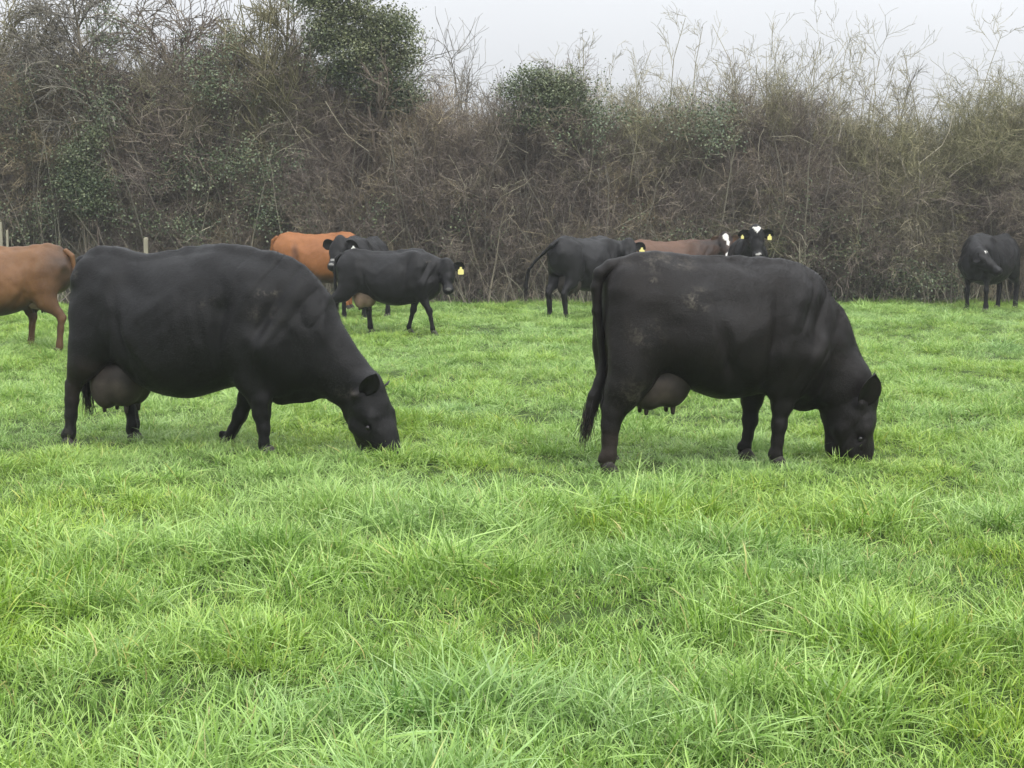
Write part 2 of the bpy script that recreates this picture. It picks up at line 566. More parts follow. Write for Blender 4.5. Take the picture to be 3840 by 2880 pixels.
# ---------------------------------------------------------------- twigs, branches and leaves
def tubes(P, R, sides=3, rnd=None):
    """P (n,k,3) polylines, R (n,k) radii -> verts, faces(tri), per-vertex value"""
    n, k, _ = P.shape
    T = np.empty_like(P)
    T[:, 1:-1] = P[:, 2:] - P[:, :-2]
    T[:, 0] = P[:, 1] - P[:, 0]
    T[:, -1] = P[:, -1] - P[:, -2]
    T /= np.linalg.norm(T, axis=2, keepdims=True) + 1e-9
    ref = np.where(np.abs(T[..., 2:3]) > 0.9, np.array([1.0, 0, 0]), np.array([0, 0, 1.0]))
    U = np.cross(T, ref)
    U /= np.linalg.norm(U, axis=2, keepdims=True) + 1e-9
    W = np.cross(T, U)
    ang = np.arange(sides) * 2 * np.pi / sides
    V = P[:, :, None, :] + R[:, :, None, None] * (np.cos(ang)[None, None, :, None] * U[:, :, None, :] + np.sin(ang)[None, None, :, None] * W[:, :, None, :])
    i = np.arange(k - 1)[:, None] * sides
    j = np.arange(sides)[None, :]
    j2 = (j + 1) % sides
    a, b, c, d = i + j, i + j2, i + sides + j2, i + sides + j
    q = np.stack([a, b, c, d], -1).reshape(-1, 4)
    Fc = (np.arange(n)[:, None, None] * (k * sides) + q[None]).reshape(-1, 4)
    if rnd is None:
        rnd = np.zeros(n)
    return V.reshape(-1, 3), Fc, np.repeat(rnd, k * sides)

def grow(r, start, dirs, length, rad, k=4, wob=0.15, up=0.0, taper=0.45):
    """polylines that wander from start along dirs"""
    n = len(start)
    P = np.empty((n, k, 3))
    P[:, 0] = start
    d = dirs / (np.linalg.norm(dirs, axis=1, keepdims=True) + 1e-9)
    for i in range(1, k):
        d = d + r.normal(0, wob, (n, 3))
        d[:, 2] += up
        d /= np.linalg.norm(d, axis=1, keepdims=True) + 1e-9
        P[:, i] = P[:, i - 1] + d * (length / (k - 1))[:, None]
    R = rad[:, None] * (1 - (1 - taper) * np.linspace(0, 1, k))[None]
    return P, R

def spawn(r, P, R, per, tmin, tmax, spread, lfrac, rfrac, k=4, wob=0.18, up=0.0, length=None, taper=0.45):
    n, kk, _ = P.shape
    rep = np.repeat(np.arange(n), per)
    t = r.uniform(tmin, tmax, len(rep)) * (kk - 1)
    i = np.minimum(t.astype(int), kk - 2)
    f = (t - i)[:, None]
    st = P[rep, i] * (1 - f) + P[rep, i + 1] * f
    tg = P[rep, i + 1] - P[rep, i]
    tg /= np.linalg.norm(tg, axis=1, keepdims=True) + 1e-9
    q = r.normal(0, 1, (len(rep), 3))
    q -= (q * tg).sum(1, keepdims=True) * tg
    q /= np.linalg.norm(q, axis=1, keepdims=True) + 1e-9
    sp = spread * r.uniform(0.6, 1.4, len(rep))
    d = tg * np.cos(sp)[:, None] + q * np.sin(sp)[:, None]
    tot = np.linalg.norm(np.diff(P, axis=1), axis=2).sum(1)
    ln = (tot[rep] * lfrac if length is None else np.full(len(rep), length)) * r.uniform(0.5, 1.3, len(rep))
    rd = (R[rep, i] * rfrac) * r.uniform(0.7, 1.1, len(rep))
    return grow(r, st, d, ln, rd, k, wob, up, taper)

def join(parts):
    V, Fc, A = [], [], []
    o = 0
    for v, f, a in parts:
        V.append(v)
        Fc.append(f + o)
        A.append(a)
        o += len(v)
    return np.concatenate(V), np.concatenate(Fc), np.concatenate(A)

def twig_mesh(name, parts, mat):
    v, f, a = join(parts)
    me = mesh_np(name, v, f, True, mat)
    fattr(me, 'twig', a)
    return me

def leaf_mesh(name, r, pos, size, nrm_bias, tone, mat=None):
    """pointed leaves, each a folded pair of triangles"""
    n = len(pos)
    nr = r.normal(0, 0.75, (n, 3)) + nrm_bias
    nr /= np.linalg.norm(nr, axis=1, keepdims=True) + 1e-9
    a = np.cross(nr, r.normal(0, 1, (n, 3)))
    a /= np.linalg.norm(a, axis=1, keepdims=True) + 1e-9
    b = np.cross(nr, a)
    s = (size * r.uniform(0.6, 1.3, n))[:, None]
    v = np.stack([pos - a * s * 0.5, pos + b * s * 0.42 - nr * s * 0.1 - a * s * 0.1, pos + a * s * 0.6, pos - b * s * 0.42 - nr * s * 0.1 - a * s * 0.1], 1)
    f = (np.arange(n)[:, None, None] * 4 + np.array([[0, 1, 2], [0, 2, 3]])[None]).reshape(-1, 3)
    me = mesh_np(name, v.reshape(-1, 3), f, False, mat or MAT_IVY)
    fattr(me, 'leaf', np.repeat(r.random(n), 4))
    fattr(me, 'tone', np.repeat(np.clip(tone, 0, 1), 4))
    return me

# pixel (2212-wide photograph measure) to metres in the hedge line
HY = 28.6
def hx(px, Y=HY):
    return (px - 1106) / 2900.0 * Y
def hz(py, Y=HY):
    return CAM_H + (520 - py) / 2900.0 * Y

TOP = np.array([(-900, 150), (-400, 180), (0, 170), (120, 160), (250, 195), (420, 185), (500, 175), (600, 190), (680, 195), (760, 210), (900, 268), (980, 292),
                (1060, 288), (1100, 240), (1180, 222), (1260, 250), (1400, 255), (1560, 232), (1660, 222), (1750, 246), (1830, 276), (1920, 332), (2000, 300), (2060, 240),
                (2150, 235), (2300, 240), (2700, 220), (3200, 230)], float)
def hedge_top(x):
    return np.interp(x, hx(TOP[:, 0]), hz(TOP[:, 1]))

def build_hedge():
    root = empty('hedge', (hx(1106), HY, 0.2))
    tag(root, 'tall tangled brown leafless hedge running along the far edge of the field', 'hedge')
    loc = Vector((hx(1106), HY, 0.2))
    r = np.random.default_rng(21)
    protos = []
    for i in range(9):
        st = np.zeros((3, 3))
        d = np.stack([r.normal(0, 0.35, 3), r.normal(0, 0.35, 3), np.ones(3)], 1)
        P0, R0 = grow(r, st, d, r.uniform(0.8, 1.3, 3), np.full(3, 0.0065), 5, 0.22)
        P1, R1 = spawn(r, P0, R0, 9, 0.1, 1.0, 0.8, 0.45, 0.62, 4, 0.28)
        P2, R2 = spawn(r, P1, R1, 4, 0.15, 1.0, 0.8, 0.55, 0.7, 3, 0.3)
        R1 = np.maximum(R1, 0.0034)
        R2 = np.maximum(R2, 0.0026)
        parts = [tubes(P0, R0, 4, r.random(len(P0))), tubes(P1, R1, 3, r.random(len(P1))), tubes(P2, R2, 3, r.random(len(P2)))]
        protos.append(twig_mesh('twig_spray', parts, MAT_TWIG))
    coll = proto_collection('spray_kinds', protos)
    n = 17000
    x = r.uniform(-18.5, 18.5, n)
    tp = hedge_top(x) + 0.55 * (vnoise(x, x * 0 + 3, 0.9, 15) - 0.5) + 0.35 * (vnoise(x, x * 0, 2.7, 16) - 0.5)
    u = r.random(n)
    z = 0.25 + (tp - 0.75 - 0.25) * u ** 0.9
    dep = 1.5 * r.random(n) ** 0.9
    bulge = 0.55 * (vnoise(x, z, 0.55, 17) - 0.5) + 0.35 * (vnoise(x, z, 1.6, 18) - 0.5)
    bulge = bulge + 0.7 * (vnoise(x, z, 0.95, 22) - 0.5)
    y = HY - 0.5 + bulge + dep + 0.35 * np.clip((z - 2.5) / 3, 0, 1)
    keep = (vnoise(x, z * 0.6, 1.25, 23) * 0.65 + vnoise(x, z, 3.0, 24) * 0.35 > 0.44) | (dep > 0.8)
    x, y, z, tp, u, dep = x[keep], y[keep], z[keep], tp[keep], u[keep], dep[keep]
    n = len(x)
    tilt = 0.9 + 0.5 * r.random(n)
    tilt = np.where(z > tp - 1.5, r.uniform(0.0, 0.5, n), tilt)
    tilt = np.where(z < 1.0, r.uniform(0.1, 1.0, n), tilt)
    rot = np.stack([r.normal(0, 1, n) * tilt, r.normal(0, 1, n) * tilt, r.uniform(0, 6.28, n)], 1)
    s = r.uniform(0.55, 1.15, n)
    z = np.where(z > tp - 1.1, z + r.random(n) ** 4 * 0.9, z)
    tint = 0.45 + 0.55 * (vnoise(x, z, 0.5, 19) - 0.5) + 0.5 * (vnoise(x, z, 1.5, 20) - 0.5) + r.normal(0, 0.1, n)
    tint = tint + 0.35 * np.clip((z - tp + 1.6) / 1.0, 0, 1) * (x > 1.5)
    tint = np.where(z < 0.9, tint - 0.28, np.where(z < tp - 1.7, tint - 0.09, tint))
    pos = np.stack([x, y, z], 1) - np.array(loc)
    o = scatter('twig_mass', coll, pos, rot, np.stack([s, s, s], 1), r.integers(0, 9, n), {'tint': np.clip(tint, 0, 1)}, root)
    o['kind'] = 'stuff'
    # upright stems at the foot of the hedge
    n = 900
    x = r.uniform(-18.5, 18.5, n)
    st = np.stack([x, HY - 1.05 + 1.3 * r.random(n), np.full(n, 0.12)], 1)
    d = np.stack([r.normal(0, 0.42, n), r.normal(0, 0.18, n), np.ones(n)], 1)
    P, R = grow(r, st, d, r.uniform(0.7, 2.6, n), r.uniform(0.007, 0.019, n), 6, 0.12)
    P1, R1 = spawn(r, P, R, 2, 0.2, 0.9, 0.7, 0.5, 0.6, 4, 0.2)
    m = 330
    x = r.uniform(-18.5, 18.5, m)
    st = np.stack([x, HY - 0.85 + 0.6 * r.random(m), np.full(m, 0.1)], 1)
    d = np.stack([r.normal(0, 0.25, m), r.normal(0.05, 0.1, m), np.ones(m)], 1)
    P2, R2 = grow(r, st, d, hedge_top(x) * r.uniform(0.5, 1.0, m), r.uniform(0.010, 0.026, m), 8, 0.10, 0.03, 0.3)
    P3, R3 = spawn(r, P2, R2, 4, 0.3, 1.0, 0.6, 0.35, 0.6, 5, 0.16, 0.05)
    parts = [tubes(P - np.array(loc), R, 5, r.random(n)), tubes(P1 - np.array(loc), R1, 3, r.random(len(P1))), tubes(P2 - np.array(loc), R2, 5, r.random(m)), tubes(P3 - np.array(loc), R3, 3, r.random(len(P3)))]
    o = link('stems', twig_mesh('stems', parts, MAT_BARK), root)
    o['kind'] = 'stuff'
    n = 1500
    x = r.uniform(-18.5, 18.5, n)
    keep = vnoise(x, x * 0 + 1, 0.8, 25) > 0.35
    x = x[keep]
    n = len(x)
    st = np.stack([x, HY - 1.15 + 0.7 * r.random(n), np.full(n, 0.12)], 1)
    d = np.stack([r.normal(0, 0.33, n), r.normal(0, 0.15, n), np.ones(n)], 1)
    P, R = grow(r, st, d, r.uniform(0.35, 1.3, n), r.uniform(0.003, 0.0085, n), 5, 0.16)
    o = link('dry_stalks', twig_mesh('dry_stalks', [tubes(P - np.array(loc), R, 3, r.random(n) * 0.8)], MAT_PALE), root)
    o['kind'] = 'stuff'
    # long arching shoots showing pale in the face of the hedge
    n = 260
    x = r.uniform(-18, 18, n)
    z = r.uniform(0.6, 3.6, n)
    st = np.stack([x, HY - 0.75 + 0.5 * (vnoise(x, z, 0.55, 17) - 0.5) + 0.15 * r.random(n), z], 1)
    d = np.stack([r.normal(0, 0.9, n), r.normal(0, 0.15, n), r.normal(0.5, 0.5, n)], 1)
    P, R = grow(r, st, d, r.uniform(0.5, 1.6, n), r.uniform(0.005, 0.011, n), 6, 0.2)
    o = link('arching_shoots', twig_mesh('arching_shoots', [tubes(P - np.array(loc), R, 4, r.random(n))], MAT_PALE), root)
    o['kind'] = 'stuff'
    # ivy and bramble leaves threaded through the hedge
    C = []
    for px, py, sx, sz, cnt in ((60, 250, 70, 90, 500), (250, 230, 60, 50, 500), (470, 170, 60, 60, 700), (560, 360, 90, 60, 900), (430, 380, 60, 60, 500), (400, 500, 120, 40, 700),
                                (600, 470, 90, 50, 700), (300, 90, 40, 30, 300), (930, 520, 120, 70, 500), (1500, 540, 130, 60, 600), (1900, 600, 80, 40, 1300), (1780, 560, 80, 60, 700),
                                (2020, 610, 50, 30, 500), (1350, 560, 100, 60, 400), (1700, 470, 160, 50, 300), (1290, 285, 60, 50, 400), (120, 480, 80, 70, 500), (-300, 300, 200, 160, 900), (2500, 350, 200, 150, 900),
                                (1480, 280, 50, 40, 350), (1530, 285, 40, 40, 250)):
        C.append(np.stack([hx(px + r.normal(0, sx * 0.6, cnt)), HY - 0.85 + r.normal(0, 0.25, cnt), hz(py + r.normal(0, sz * 0.6, cnt))], 1))
    C = np.concatenate(C)
    C = C[r.integers(0, len(C), len(C) // 14)][r.integers(0, len(C) // 14, int(len(C) * 2.2))] + r.normal(0, 0.13, (int(len(C) * 2.2), 3))
    C[:, 2] = np.clip(C[:, 2], 0.25, None)
    o = link('ivy_leaves', leaf_mesh('ivy_leaves', r, C - np.array(loc), 0.046, np.array([0, -0.5, 0.6]), r.random(len(C)) * 0.45), root)
    o['kind'] = 'stuff'

build_hedge()

def build_tree(name, label, cat, px, top_px, spread, seed, Y=HY + 0.3, stems=1, limbs=9, subs=6, twigs=6, mat=None, base_r=0.07, fork=0.45,
               lean=(0, 0), up=0.04, limb_up=0.0, limb_spread=0.7, twig_r=0.004, wob=0.16, leaves=None, group=None, limb_len=None, twig_len=0.55):
    r = np.random.default_rng(seed)
    mat = mat or MAT_BARK
    bx = hx(px, Y)
    H = hz(top_px, Y) - 0.2
    root = empty(name, (bx, Y, 0.2))
    tag(root, label, cat, group)
    st = np.stack([r.normal(0, 0.12 * (stems - 1) ** 0.5 + 1e-6, stems) * spread, r.normal(0, 0.1, stems), np.full(stems, -0.1)], 1)
    d = np.stack([r.normal(lean[0], 0.05 + 0.10 * (stems > 1), stems), r.normal(lean[1], 0.06, stems), np.ones(stems)], 1)
    P0, R0 = grow(r, st, d, np.full(stems, H * (0.80 if stems < 4 else 1.0)) * r.uniform(0.78, 1.06, stems), np.full(stems, base_r), 8, 0.06 if stems < 4 else 0.11, 0.02, 0.28)
    P1, R1 = spawn(r, P0, R0, limbs, fork, 1.0, limb_spread, 0.42, 0.55, 6, wob, limb_up, length=limb_len or spread)
    P2, R2 = spawn(r, P1, R1, subs, 0.2, 1.0, 0.65, 0.5, 0.6, 5, wob * 1.15, up)
    P3, R3 = spawn(r, P2, R2, twigs, 0.15, 1.0, 0.65, twig_len, 0.7, 4, wob * 1.3, up)
    R2 = np.maximum(R2, twig_r * 1.4)
    R3 = np.maximum(R3, twig_r)
    for P in (P1, P2, P3):
        P[..., 2] = np.maximum(P[..., 2], 0.3)
    link('trunk', twig_mesh('trunk', [tubes(P0, R0, 8, r.random(stems))], mat), root)
    link('limbs', twig_mesh('limbs', [tubes(P1, R1, 5, r.random(len(P1)))], mat), root)['kind'] = 'stuff'
    link('twigs', twig_mesh('twigs', [tubes(P2, R2, 3, r.random(len(P2))), tubes(P3, R3, 3, r.random(len(P3)))], mat), root)['kind'] = 'stuff'
    if leaves:
        blobs, cnt, size, tone = leaves
        L_ = []
        T_ = []
        wts = np.array([b[2] * b[3] for b in blobs], float)
        for (lx, lz, sx, sz, tn), wt in zip(blobs, wts):
            m = int(cnt * wt / wts.sum())
            ncl = max(5, m // 75)
            cc = r.normal(0, 1, (ncl, 3))
            cc /= np.linalg.norm(cc, axis=1, keepdims=True)
            cc *= (r.random((ncl, 1)) ** 0.45)
            cs = np.stack([hx(lx, Y) - bx + cc[:, 0] * sx * Y / 2900, cc[:, 1] * 0.5 * (sx * Y / 2900) - 0.15, hz(lz, Y) - 0.2 + cc[:, 2] * sz * Y / 2900], 1)
            rep = r.integers(0, ncl, m)
            L_.append(cs[rep] + r.normal(0, 1, (m, 3)) * np.array([0.155, 0.14, 0.085]))
            T_.append(tn + 0.5 * r.random(ncl)[rep] - 0.05)
        Lp = np.concatenate(L_)
        link('crown', leaf_mesh('crown', r, Lp, size, np.array([0, -0.2, 0.9]), np.concatenate(T_)), root)['kind'] = 'stuff'
    return root

def build_trees():
    build_tree('ivy_clad_tree', 'tall dark tree smothered in green ivy, rising above the hedge at upper centre left', 'tree', 780, 10, 1.1, 31, Y=HY - 0.25, limbs=12, subs=6, twigs=5, mat=MAT_BROWNTWIG, base_r=0.11, fork=0.5,
               leaves=([(770, 40, 85, 60, 0.5), (850, 75, 62, 55, 0.45), (715, 95, 55, 45, 0.3), (800, 120, 95, 50, 0.5), (865, 150, 55, 35, 0.35), (740, 165, 62, 32, 0.15), (820, 195, 75, 30, 0.2), (880, 205, 45, 22, 0.05),
                        (700, 15, 50, 40, 0.35), (800, -40, 80, 50, 0.5), (850, 235, 40, 18, 0.0)], 42000, 0.050, 0.4))
    build_tree('drooping_tree', 'bare grey tree with thin branches drooping right against the sky beside the ivy-clad tree', 'tree', 868, 40, 1.7, 32, limbs=14, subs=8, twigs=5, mat=MAT_BARK, base_r=0.06, fork=0.5, lean=(0.20, 0), twig_r=0.0058,
               limb_up=-0.02, up=-0.06, limb_spread=0.8, wob=0.12)
    build_tree('ivy_topped_shrub', 'rounded shrub capped with dark green ivy, with bare shoots sticking out on top', 'shrub', 1180, 105, 0.6, 33, Y=HY - 0.45, stems=4, limbs=8, subs=4, twigs=3, mat=MAT_BARK, base_r=0.03, fork=0.6, up=0.03,
               leaves=([(1150, 180, 50, 22, 0.25), (1205, 185, 48, 26, 0.4), (1180, 215, 70, 32, 0.2), (1240, 225, 30, 40, 0.2), (1110, 200, 25, 25, 0.1), (1160, 255, 60, 26, 0.05)], 13000, 0.044, 0.3))
    build_tree('holly_bush', 'dark glossy green leafy bush low in the hedge near the left edge', 'bush', 195, 320, 0.5, 34, Y=HY - 1.0, stems=3, limbs=6, subs=4, twigs=3, mat=MAT_BROWNTWIG, base_r=0.03,
               leaves=([(190, 350, 48, 32, 0.15), (165, 395, 32, 34, 0.05), (215, 400, 45, 34, 0.0), (200, 440, 50, 25, 0.0), (230, 300, 22, 24, 0.2)], 9000, 0.044, 0.1))
    # bare trees over the left part of the hedge
    build_tree('lichen_tree', 'olive grey lichened bare tree at the extreme left above the hedge', 'tree', 15, -140, 1.5, 35, limbs=60, subs=9, twigs=8, twig_r=0.0070, mat=MAT_OLIVE, base_r=0.08, fork=0.35, up=-0.02)
    build_tree('arching_tree', 'bare tree with long arching twigs sweeping down left, second from the left edge', 'tree', 215, -160, 1.9, 36, limbs=54, subs=9, twigs=8, twig_r=0.0070, mat=MAT_BARK, base_r=0.08, fork=0.4, up=-0.06, limb_up=0.0, limb_spread=0.9)
    build_tree('dark_thorn_tree', 'dark crooked thorn tree with a dense brown crown left of centre over the hedge', 'tree', 400, -130, 1.6, 37, limbs=54, subs=9, twigs=8, twig_r=0.0070, mat=MAT_BROWNTWIG, base_r=0.075, fork=0.4, up=0.0, wob=0.22)
    build_tree('leaning_tree', 'yellowish bare tree with fine upright twigs just left of the ivy-clad tree', 'tree', 565, -140, 1.5, 38, limbs=54, subs=9, twigs=8, twig_r=0.0070, mat=MAT_OLIVE, base_r=0.07, fork=0.4, up=0.05)
    build_tree('dark_forked_tree', 'dark forked bare branches touching the left side of the ivy-clad tree', 'tree', 655, -70, 1.2, 39, limbs=14, subs=7, twigs=5, mat=MAT_BROWNTWIG, base_r=0.07, fork=0.5, up=0.0, wob=0.24)
    # pollarded hazel-like shrubs with upright shoots on the right
    for i, (px, tp, sp, stm, lab, lean) in enumerate((
            (1340, 110, 0.6, 9, 'thin pale shoots rising from the hedge right of the ivy-topped shrub', 0.0),
            (1500, 55, 0.7, 11, 'tall pale shrub of upright forked shoots above the hedge, left of the tallest one', 0.05),
            (1665, 40, 0.8, 12, 'tallest pale shrub of upright forked shoots on the right half of the hedge', 0.02),
            (1775, 100, 0.8, 11, 'shrub of pale shoots leaning out to the right towards the dip in the hedge', 0.12),
            (1880, 190, 0.6, 9, 'low olive shrub arching over at the dip in the hedge', 0.1),
            (2105, 95, 0.7, 11, 'pale shrub of splayed shoots above the hedge near the right edge', 0.03))):
        build_tree('shoot_shrub', lab, 'shrub', px, tp, sp, 50 + i, stems=stm, limbs=8, subs=4, twigs=3, mat=MAT_SHOOT, base_r=0.018, fork=0.45, up=0.03, limb_up=0.05,
                   limb_spread=0.7, lean=(lean, 0), twig_r=0.0030, wob=0.13, group='shrubs with upright shoots growing in the hedge')
    build_tree('dead_branch_shrub', 'pale dead forked branches standing out in the middle of the hedge face', 'shrub', 1062, 340, 0.55, 61, Y=HY - 0.85, stems=2, limbs=6, subs=3, twigs=3, mat=MAT_PALE, base_r=0.022, fork=0.5, up=0.03, limb_up=0.05, limb_spread=0.6)
    build_tree('pale_sapling', 'pale crooked sapling standing in front of the hedge behind the right grazing cow', 'sapling', 1745, 470, 0.4, 62, Y=HY - 1.1, stems=2, limbs=5, subs=3, twigs=3, mat=MAT_PALE, base_r=0.018, fork=0.4, up=0.03, limb_spread=0.6)
    # trees farther off, seen over the dips of the hedge
    for i, (px, tp, sp, lab) in enumerate(((985, 150, 2.6, 'distant hazy bare tree in the gap right of the drooping tree'), (1065, 185, 2.2, 'lower distant hazy bare tree just left of the ivy-topped shrub'),
                                           (1935, 165, 2.4, 'distant hazy bare tree seen over the dip in the hedge on the right'), (1560, 150, 2.4, 'distant hazy bare tree behind the pale shoots'))):
        build_tree('distant_tree', lab, 'tree', px, tp, sp, 70 + i, Y=52.0, limbs=16, subs=8, twigs=6, mat=MAT_BARK, base_r=0.14, fork=0.25, up=0.03, twig_r=0.007, group='distant trees beyond the hedge')
build_trees()

# ---------------------------------------------------------------- fence posts in front of the hedge
def build_posts():
    for i, (px, top, Y, lab, wd) in enumerate(((318, 513, 27.2, 'pale square wooden fence post behind the back of the left grazing cow', 0.085),
                                               (8, 480, 27.2, 'thin weathered fence post at the left edge above the brown cow', 0.05),
                                               (21, 497, 27.0, 'shorter thin stake beside the post at the left edge', 0.04))):
        r = np.random.default_rng(90 + i)
        z0 = 0.1
        H = hz(top, Y) - z0
        hw = wd / 2
        prof = [(0, 1.0), (0.97, 0.96), (0.985, 0.94), (1.0, 0.72)]
        V = []
        for t, s in prof:
            for cx, cy in ((-1, -0.7), (-0.7, -1), (0.7, -1), (1, -0.7), (1, 0.7), (0.7, 1), (-0.7, 1), (-1, 0.7)):
                V.append((cx * hw * s + 0.012 * t + r.normal(0, 0.0015), cy * hw * s, H * t + (0.01 * cx if t == 1 else 0)))
        fc = []
        for a in range(len(prof) - 1):
            for b in range(8):
                fc.append((a * 8 + b, a * 8 + (b + 1) % 8, a * 8 + 8 + (b + 1) % 8, a * 8 + 8 + b))
        fc.append(tuple(range(24, 32)))
        me = bpy.data.meshes.new('fence_post')
        me.from_pydata(V, [], fc)
        me.materials.append(MAT_POST)
        o = link('fence_post', me)
        o.location = (hx(px, Y), Y, z0)
        tag(o, lab, 'fence post', 'posts along the hedge')
build_posts()

# ---------------------------------------------------------------- signed-distance cattle
class SDF:
    def __init__(s, lo, hi, h):
        s.lo = np.array(lo, float)
        s.h = h
        s.n = np.ceil((np.array(hi) - s.lo) / h).astype(int) + 1
        s.F = np.full(s.n, 1.0, np.float32)
        s.ax = [s.lo[i] + h * np.arange(s.n[i]) for i in range(3)]
    def win(s, lo, hi):
        a = np.clip(np.floor((np.array(lo) - s.lo) / s.h).astype(int), 0, s.n)
        b = np.clip(np.ceil((np.array(hi) - s.lo) / s.h).astype(int) + 1, 0, s.n)
        sl = tuple(slice(i, j) for i, j in zip(a, b))
        if any(i >= j for i, j in zip(a, b)):
            return None, None
        g = np.meshgrid(*[s.ax[i][sl[i]] for i in range(3)], indexing='ij', sparse=False)
        return sl, np.stack(g, -1)
    def comb(s, sl, d, k, sub=False):
        a = s.F[sl]
        if sub:
            d = -d
            hh = np.maximum(k - np.abs(a - d), 0) / k
            s.F[sl] = np.maximum(a, d) + hh * hh * k * 0.25
        else:
            hh = np.maximum(k - np.abs(a - d), 0) / k
            s.F[sl] = np.minimum(a, d) - hh * hh * k * 0.25
    def cone(s, a, b, ra, rb, k=0.05, ratio=1.0, wax=(0, 1, 0), sub=False):
        """tapered capsule; radii across the axis wax are scaled by ratio"""
        a = np.array(a, float)
        b = np.array(b, float)
        wax = np.array(wax, float)
        wax = wax / np.linalg.norm(wax)
        m = max(ra, rb) * max(1, ratio) + k + 2 * s.h
        sl, P = s.win(np.minimum(a, b) - m, np.maximum(a, b) + m)
        if sl is None:
            return
        q = 1 / ratio - 1
        pa = P - a
        ba = b - a
        if abs(q) > 1e-6:
            pa = pa + (pa @ wax)[..., None] * wax * q
            ba = ba + (ba @ wax) * wax * q
        L2 = float(ba @ ba) + 1e-9
        t = np.clip((pa @ ba) / L2, 0, 1)
        d = np.sqrt(np.maximum(((pa - t[..., None] * ba) ** 2).sum(-1), 0)) - (ra + (rb - ra) * t)
        s.comb(sl, (d * min(1.0, max(ratio, 0.5))).astype(np.float32), k, sub)
    def chain(s, pts, k=0.05, ratio=1.0, wax=(0, 1, 0)):
        for p, q in zip(pts[:-1], pts[1:]):
            s.cone(p[:3], q[:3], p[3], q[3], k, ratio, wax)
    def ell(s, c, r, k=0.05, R=None, sub=False):
        c = np.array(c, float)
        r = np.array(r, float)
        m = r.max() + k + 2 * s.h
        sl, P = s.win(c - m, c + m)
        if sl is None:
            return
        p = P - c
        if R is not None:
            p = p @ R
        q = np.sqrt(((p / r) ** 2).sum(-1))
        q2 = np.sqrt(((p / r ** 2) ** 2).sum(-1)) + 1e-6
        d = q * (q - 1) / q2
        s.comb(sl, d.astype(np.float32), k, sub)
    def loft(s, st, k=0.05, expo=2.25, pear=0.16):
        """st rows: x, top, bottom, half width; a barrel along x"""
        st = np.array(st, float)
        xs = st[:, 0]
        x0, x1 = xs[0], xs[-1]
        sl, P = s.win((x0 - 0.12, -0.55, 0), (x1 + 0.12, 0.55, 1.7))
        X = s.ax[0][sl[0]]
        def sm(col):
            # smooth interpolation of the stations
            xx = np.linspace(x0, x1, 200)
            yy = np.interp(xx, xs, st[:, col])
            kx = np.exp(-0.5 * (np.arange(-14, 15) / 4.5) ** 2)
            kx /= kx.sum()
            yp = np.pad(yy, 14, mode='reflect', reflect_type='odd')
            return np.interp(np.clip(X, x0, x1), xx, np.convolve(yp, kx, 'valid'))
        tp, bt, hw = sm(1), sm(2), np.maximum(sm(3), 0.02)
        zc = 0.5 * (tp + bt)
        hh = np.maximum(0.5 * (tp - bt), 0.02)
        zn = (P[..., 2] - zc[:, None, None]) / hh[:, None, None]
        we = hw[:, None, None] * (1 - pear * np.clip(zn, -1, 1)) * (1 - 0.10 * np.clip(zn, 0, 1) ** 2)
        yn = np.abs(P[..., 1]) / we
        q = (np.abs(yn) ** expo + np.abs(zn) ** expo) ** (1 / expo)
        d = (q - 1) * np.minimum(hh[:, None, None], we) * 0.95
        ex = np.maximum(np.maximum(x0 - P[..., 0], P[..., 0] - x1), 0)
        d = np.where(ex > 0, np.sqrt(np.maximum(d, 0) ** 2 + ex ** 2), d)
        s.comb(sl, d.astype(np.float32), k)
    def mesh(s, smooth_it=1):
        Fv = s.F
        S = Fv < 0
        nx, ny, nz = Fv.shape
        c = np.zeros((nx - 1, ny - 1, nz - 1), np.int8)
        offs = [(i, j, k) for i in (0, 1) for j in (0, 1) for k in (0, 1)]
        for i, j, k in offs:
            c += S[i:nx - 1 + i, j:ny - 1 + j, k:nz - 1 + k]
        act = np.argwhere((c > 0) & (c < 8))
        vid = np.full(c.shape, -1, np.int64)
        vid[tuple(act.T)] = np.arange(len(act))
        acc = np.zeros((len(act), 3))
        cnt = np.zeros(len(act))
        ed = []
        for a in range(3):
            for u in (0, 1):
                for v in (0, 1):
                    o0 = [0, 0, 0]
                    o1 = [0, 0, 0]
                    bb = [x for x in range(3) if x != a]
                    o0[bb[0]] = o1[bb[0]] = u
                    o0[bb[1]] = o1[bb[1]] = v
                    o1[a] = 1
                    ed.append((o0, o1))
        for o0, o1 in ed:
            f0 = Fv[act[:, 0] + o0[0], act[:, 1] + o0[1], act[:, 2] + o0[2]]
            f1 = Fv[act[:, 0] + o1[0], act[:, 1] + o1[1], act[:, 2] + o1[2]]
            x = (f0 < 0) != (f1 < 0)
            t = np.where(x, f0 / np.where(x, f0 - f1, 1), 0)
            p = np.array(o0) + t[:, None] * (np.array(o1) - np.array(o0))
            acc += p * x[:, None]
            cnt += x
        V = s.lo + s.h * (act + acc / cnt[:, None])
        Q = []
        for a in range(3):
            b, d = [x for x in range(3) if x != a]
            sl0 = [slice(None)] * 3
            sl1 = [slice(None)] * 3
            sl0[a] = slice(0, -1)
            sl1[a] = slice(1, None)
            A, B = S[tuple(sl0)], S[tuple(sl1)]
            E = np.argwhere(A != B)
            E = E[(E[:, b] > 0) & (E[:, d] > 0) & (E[:, b] < s.n[b] - 1) & (E[:, d] < s.n[d] - 1)]
            ins = A[tuple(E.T)]
            def cell(db, dd):
                e = E.copy()
                e[:, b] -= db
                e[:, d] -= dd
                return vid[tuple(e.T)]
            q = np.stack([cell(1, 1), cell(0, 1), cell(0, 0), cell(1, 0)], -1)
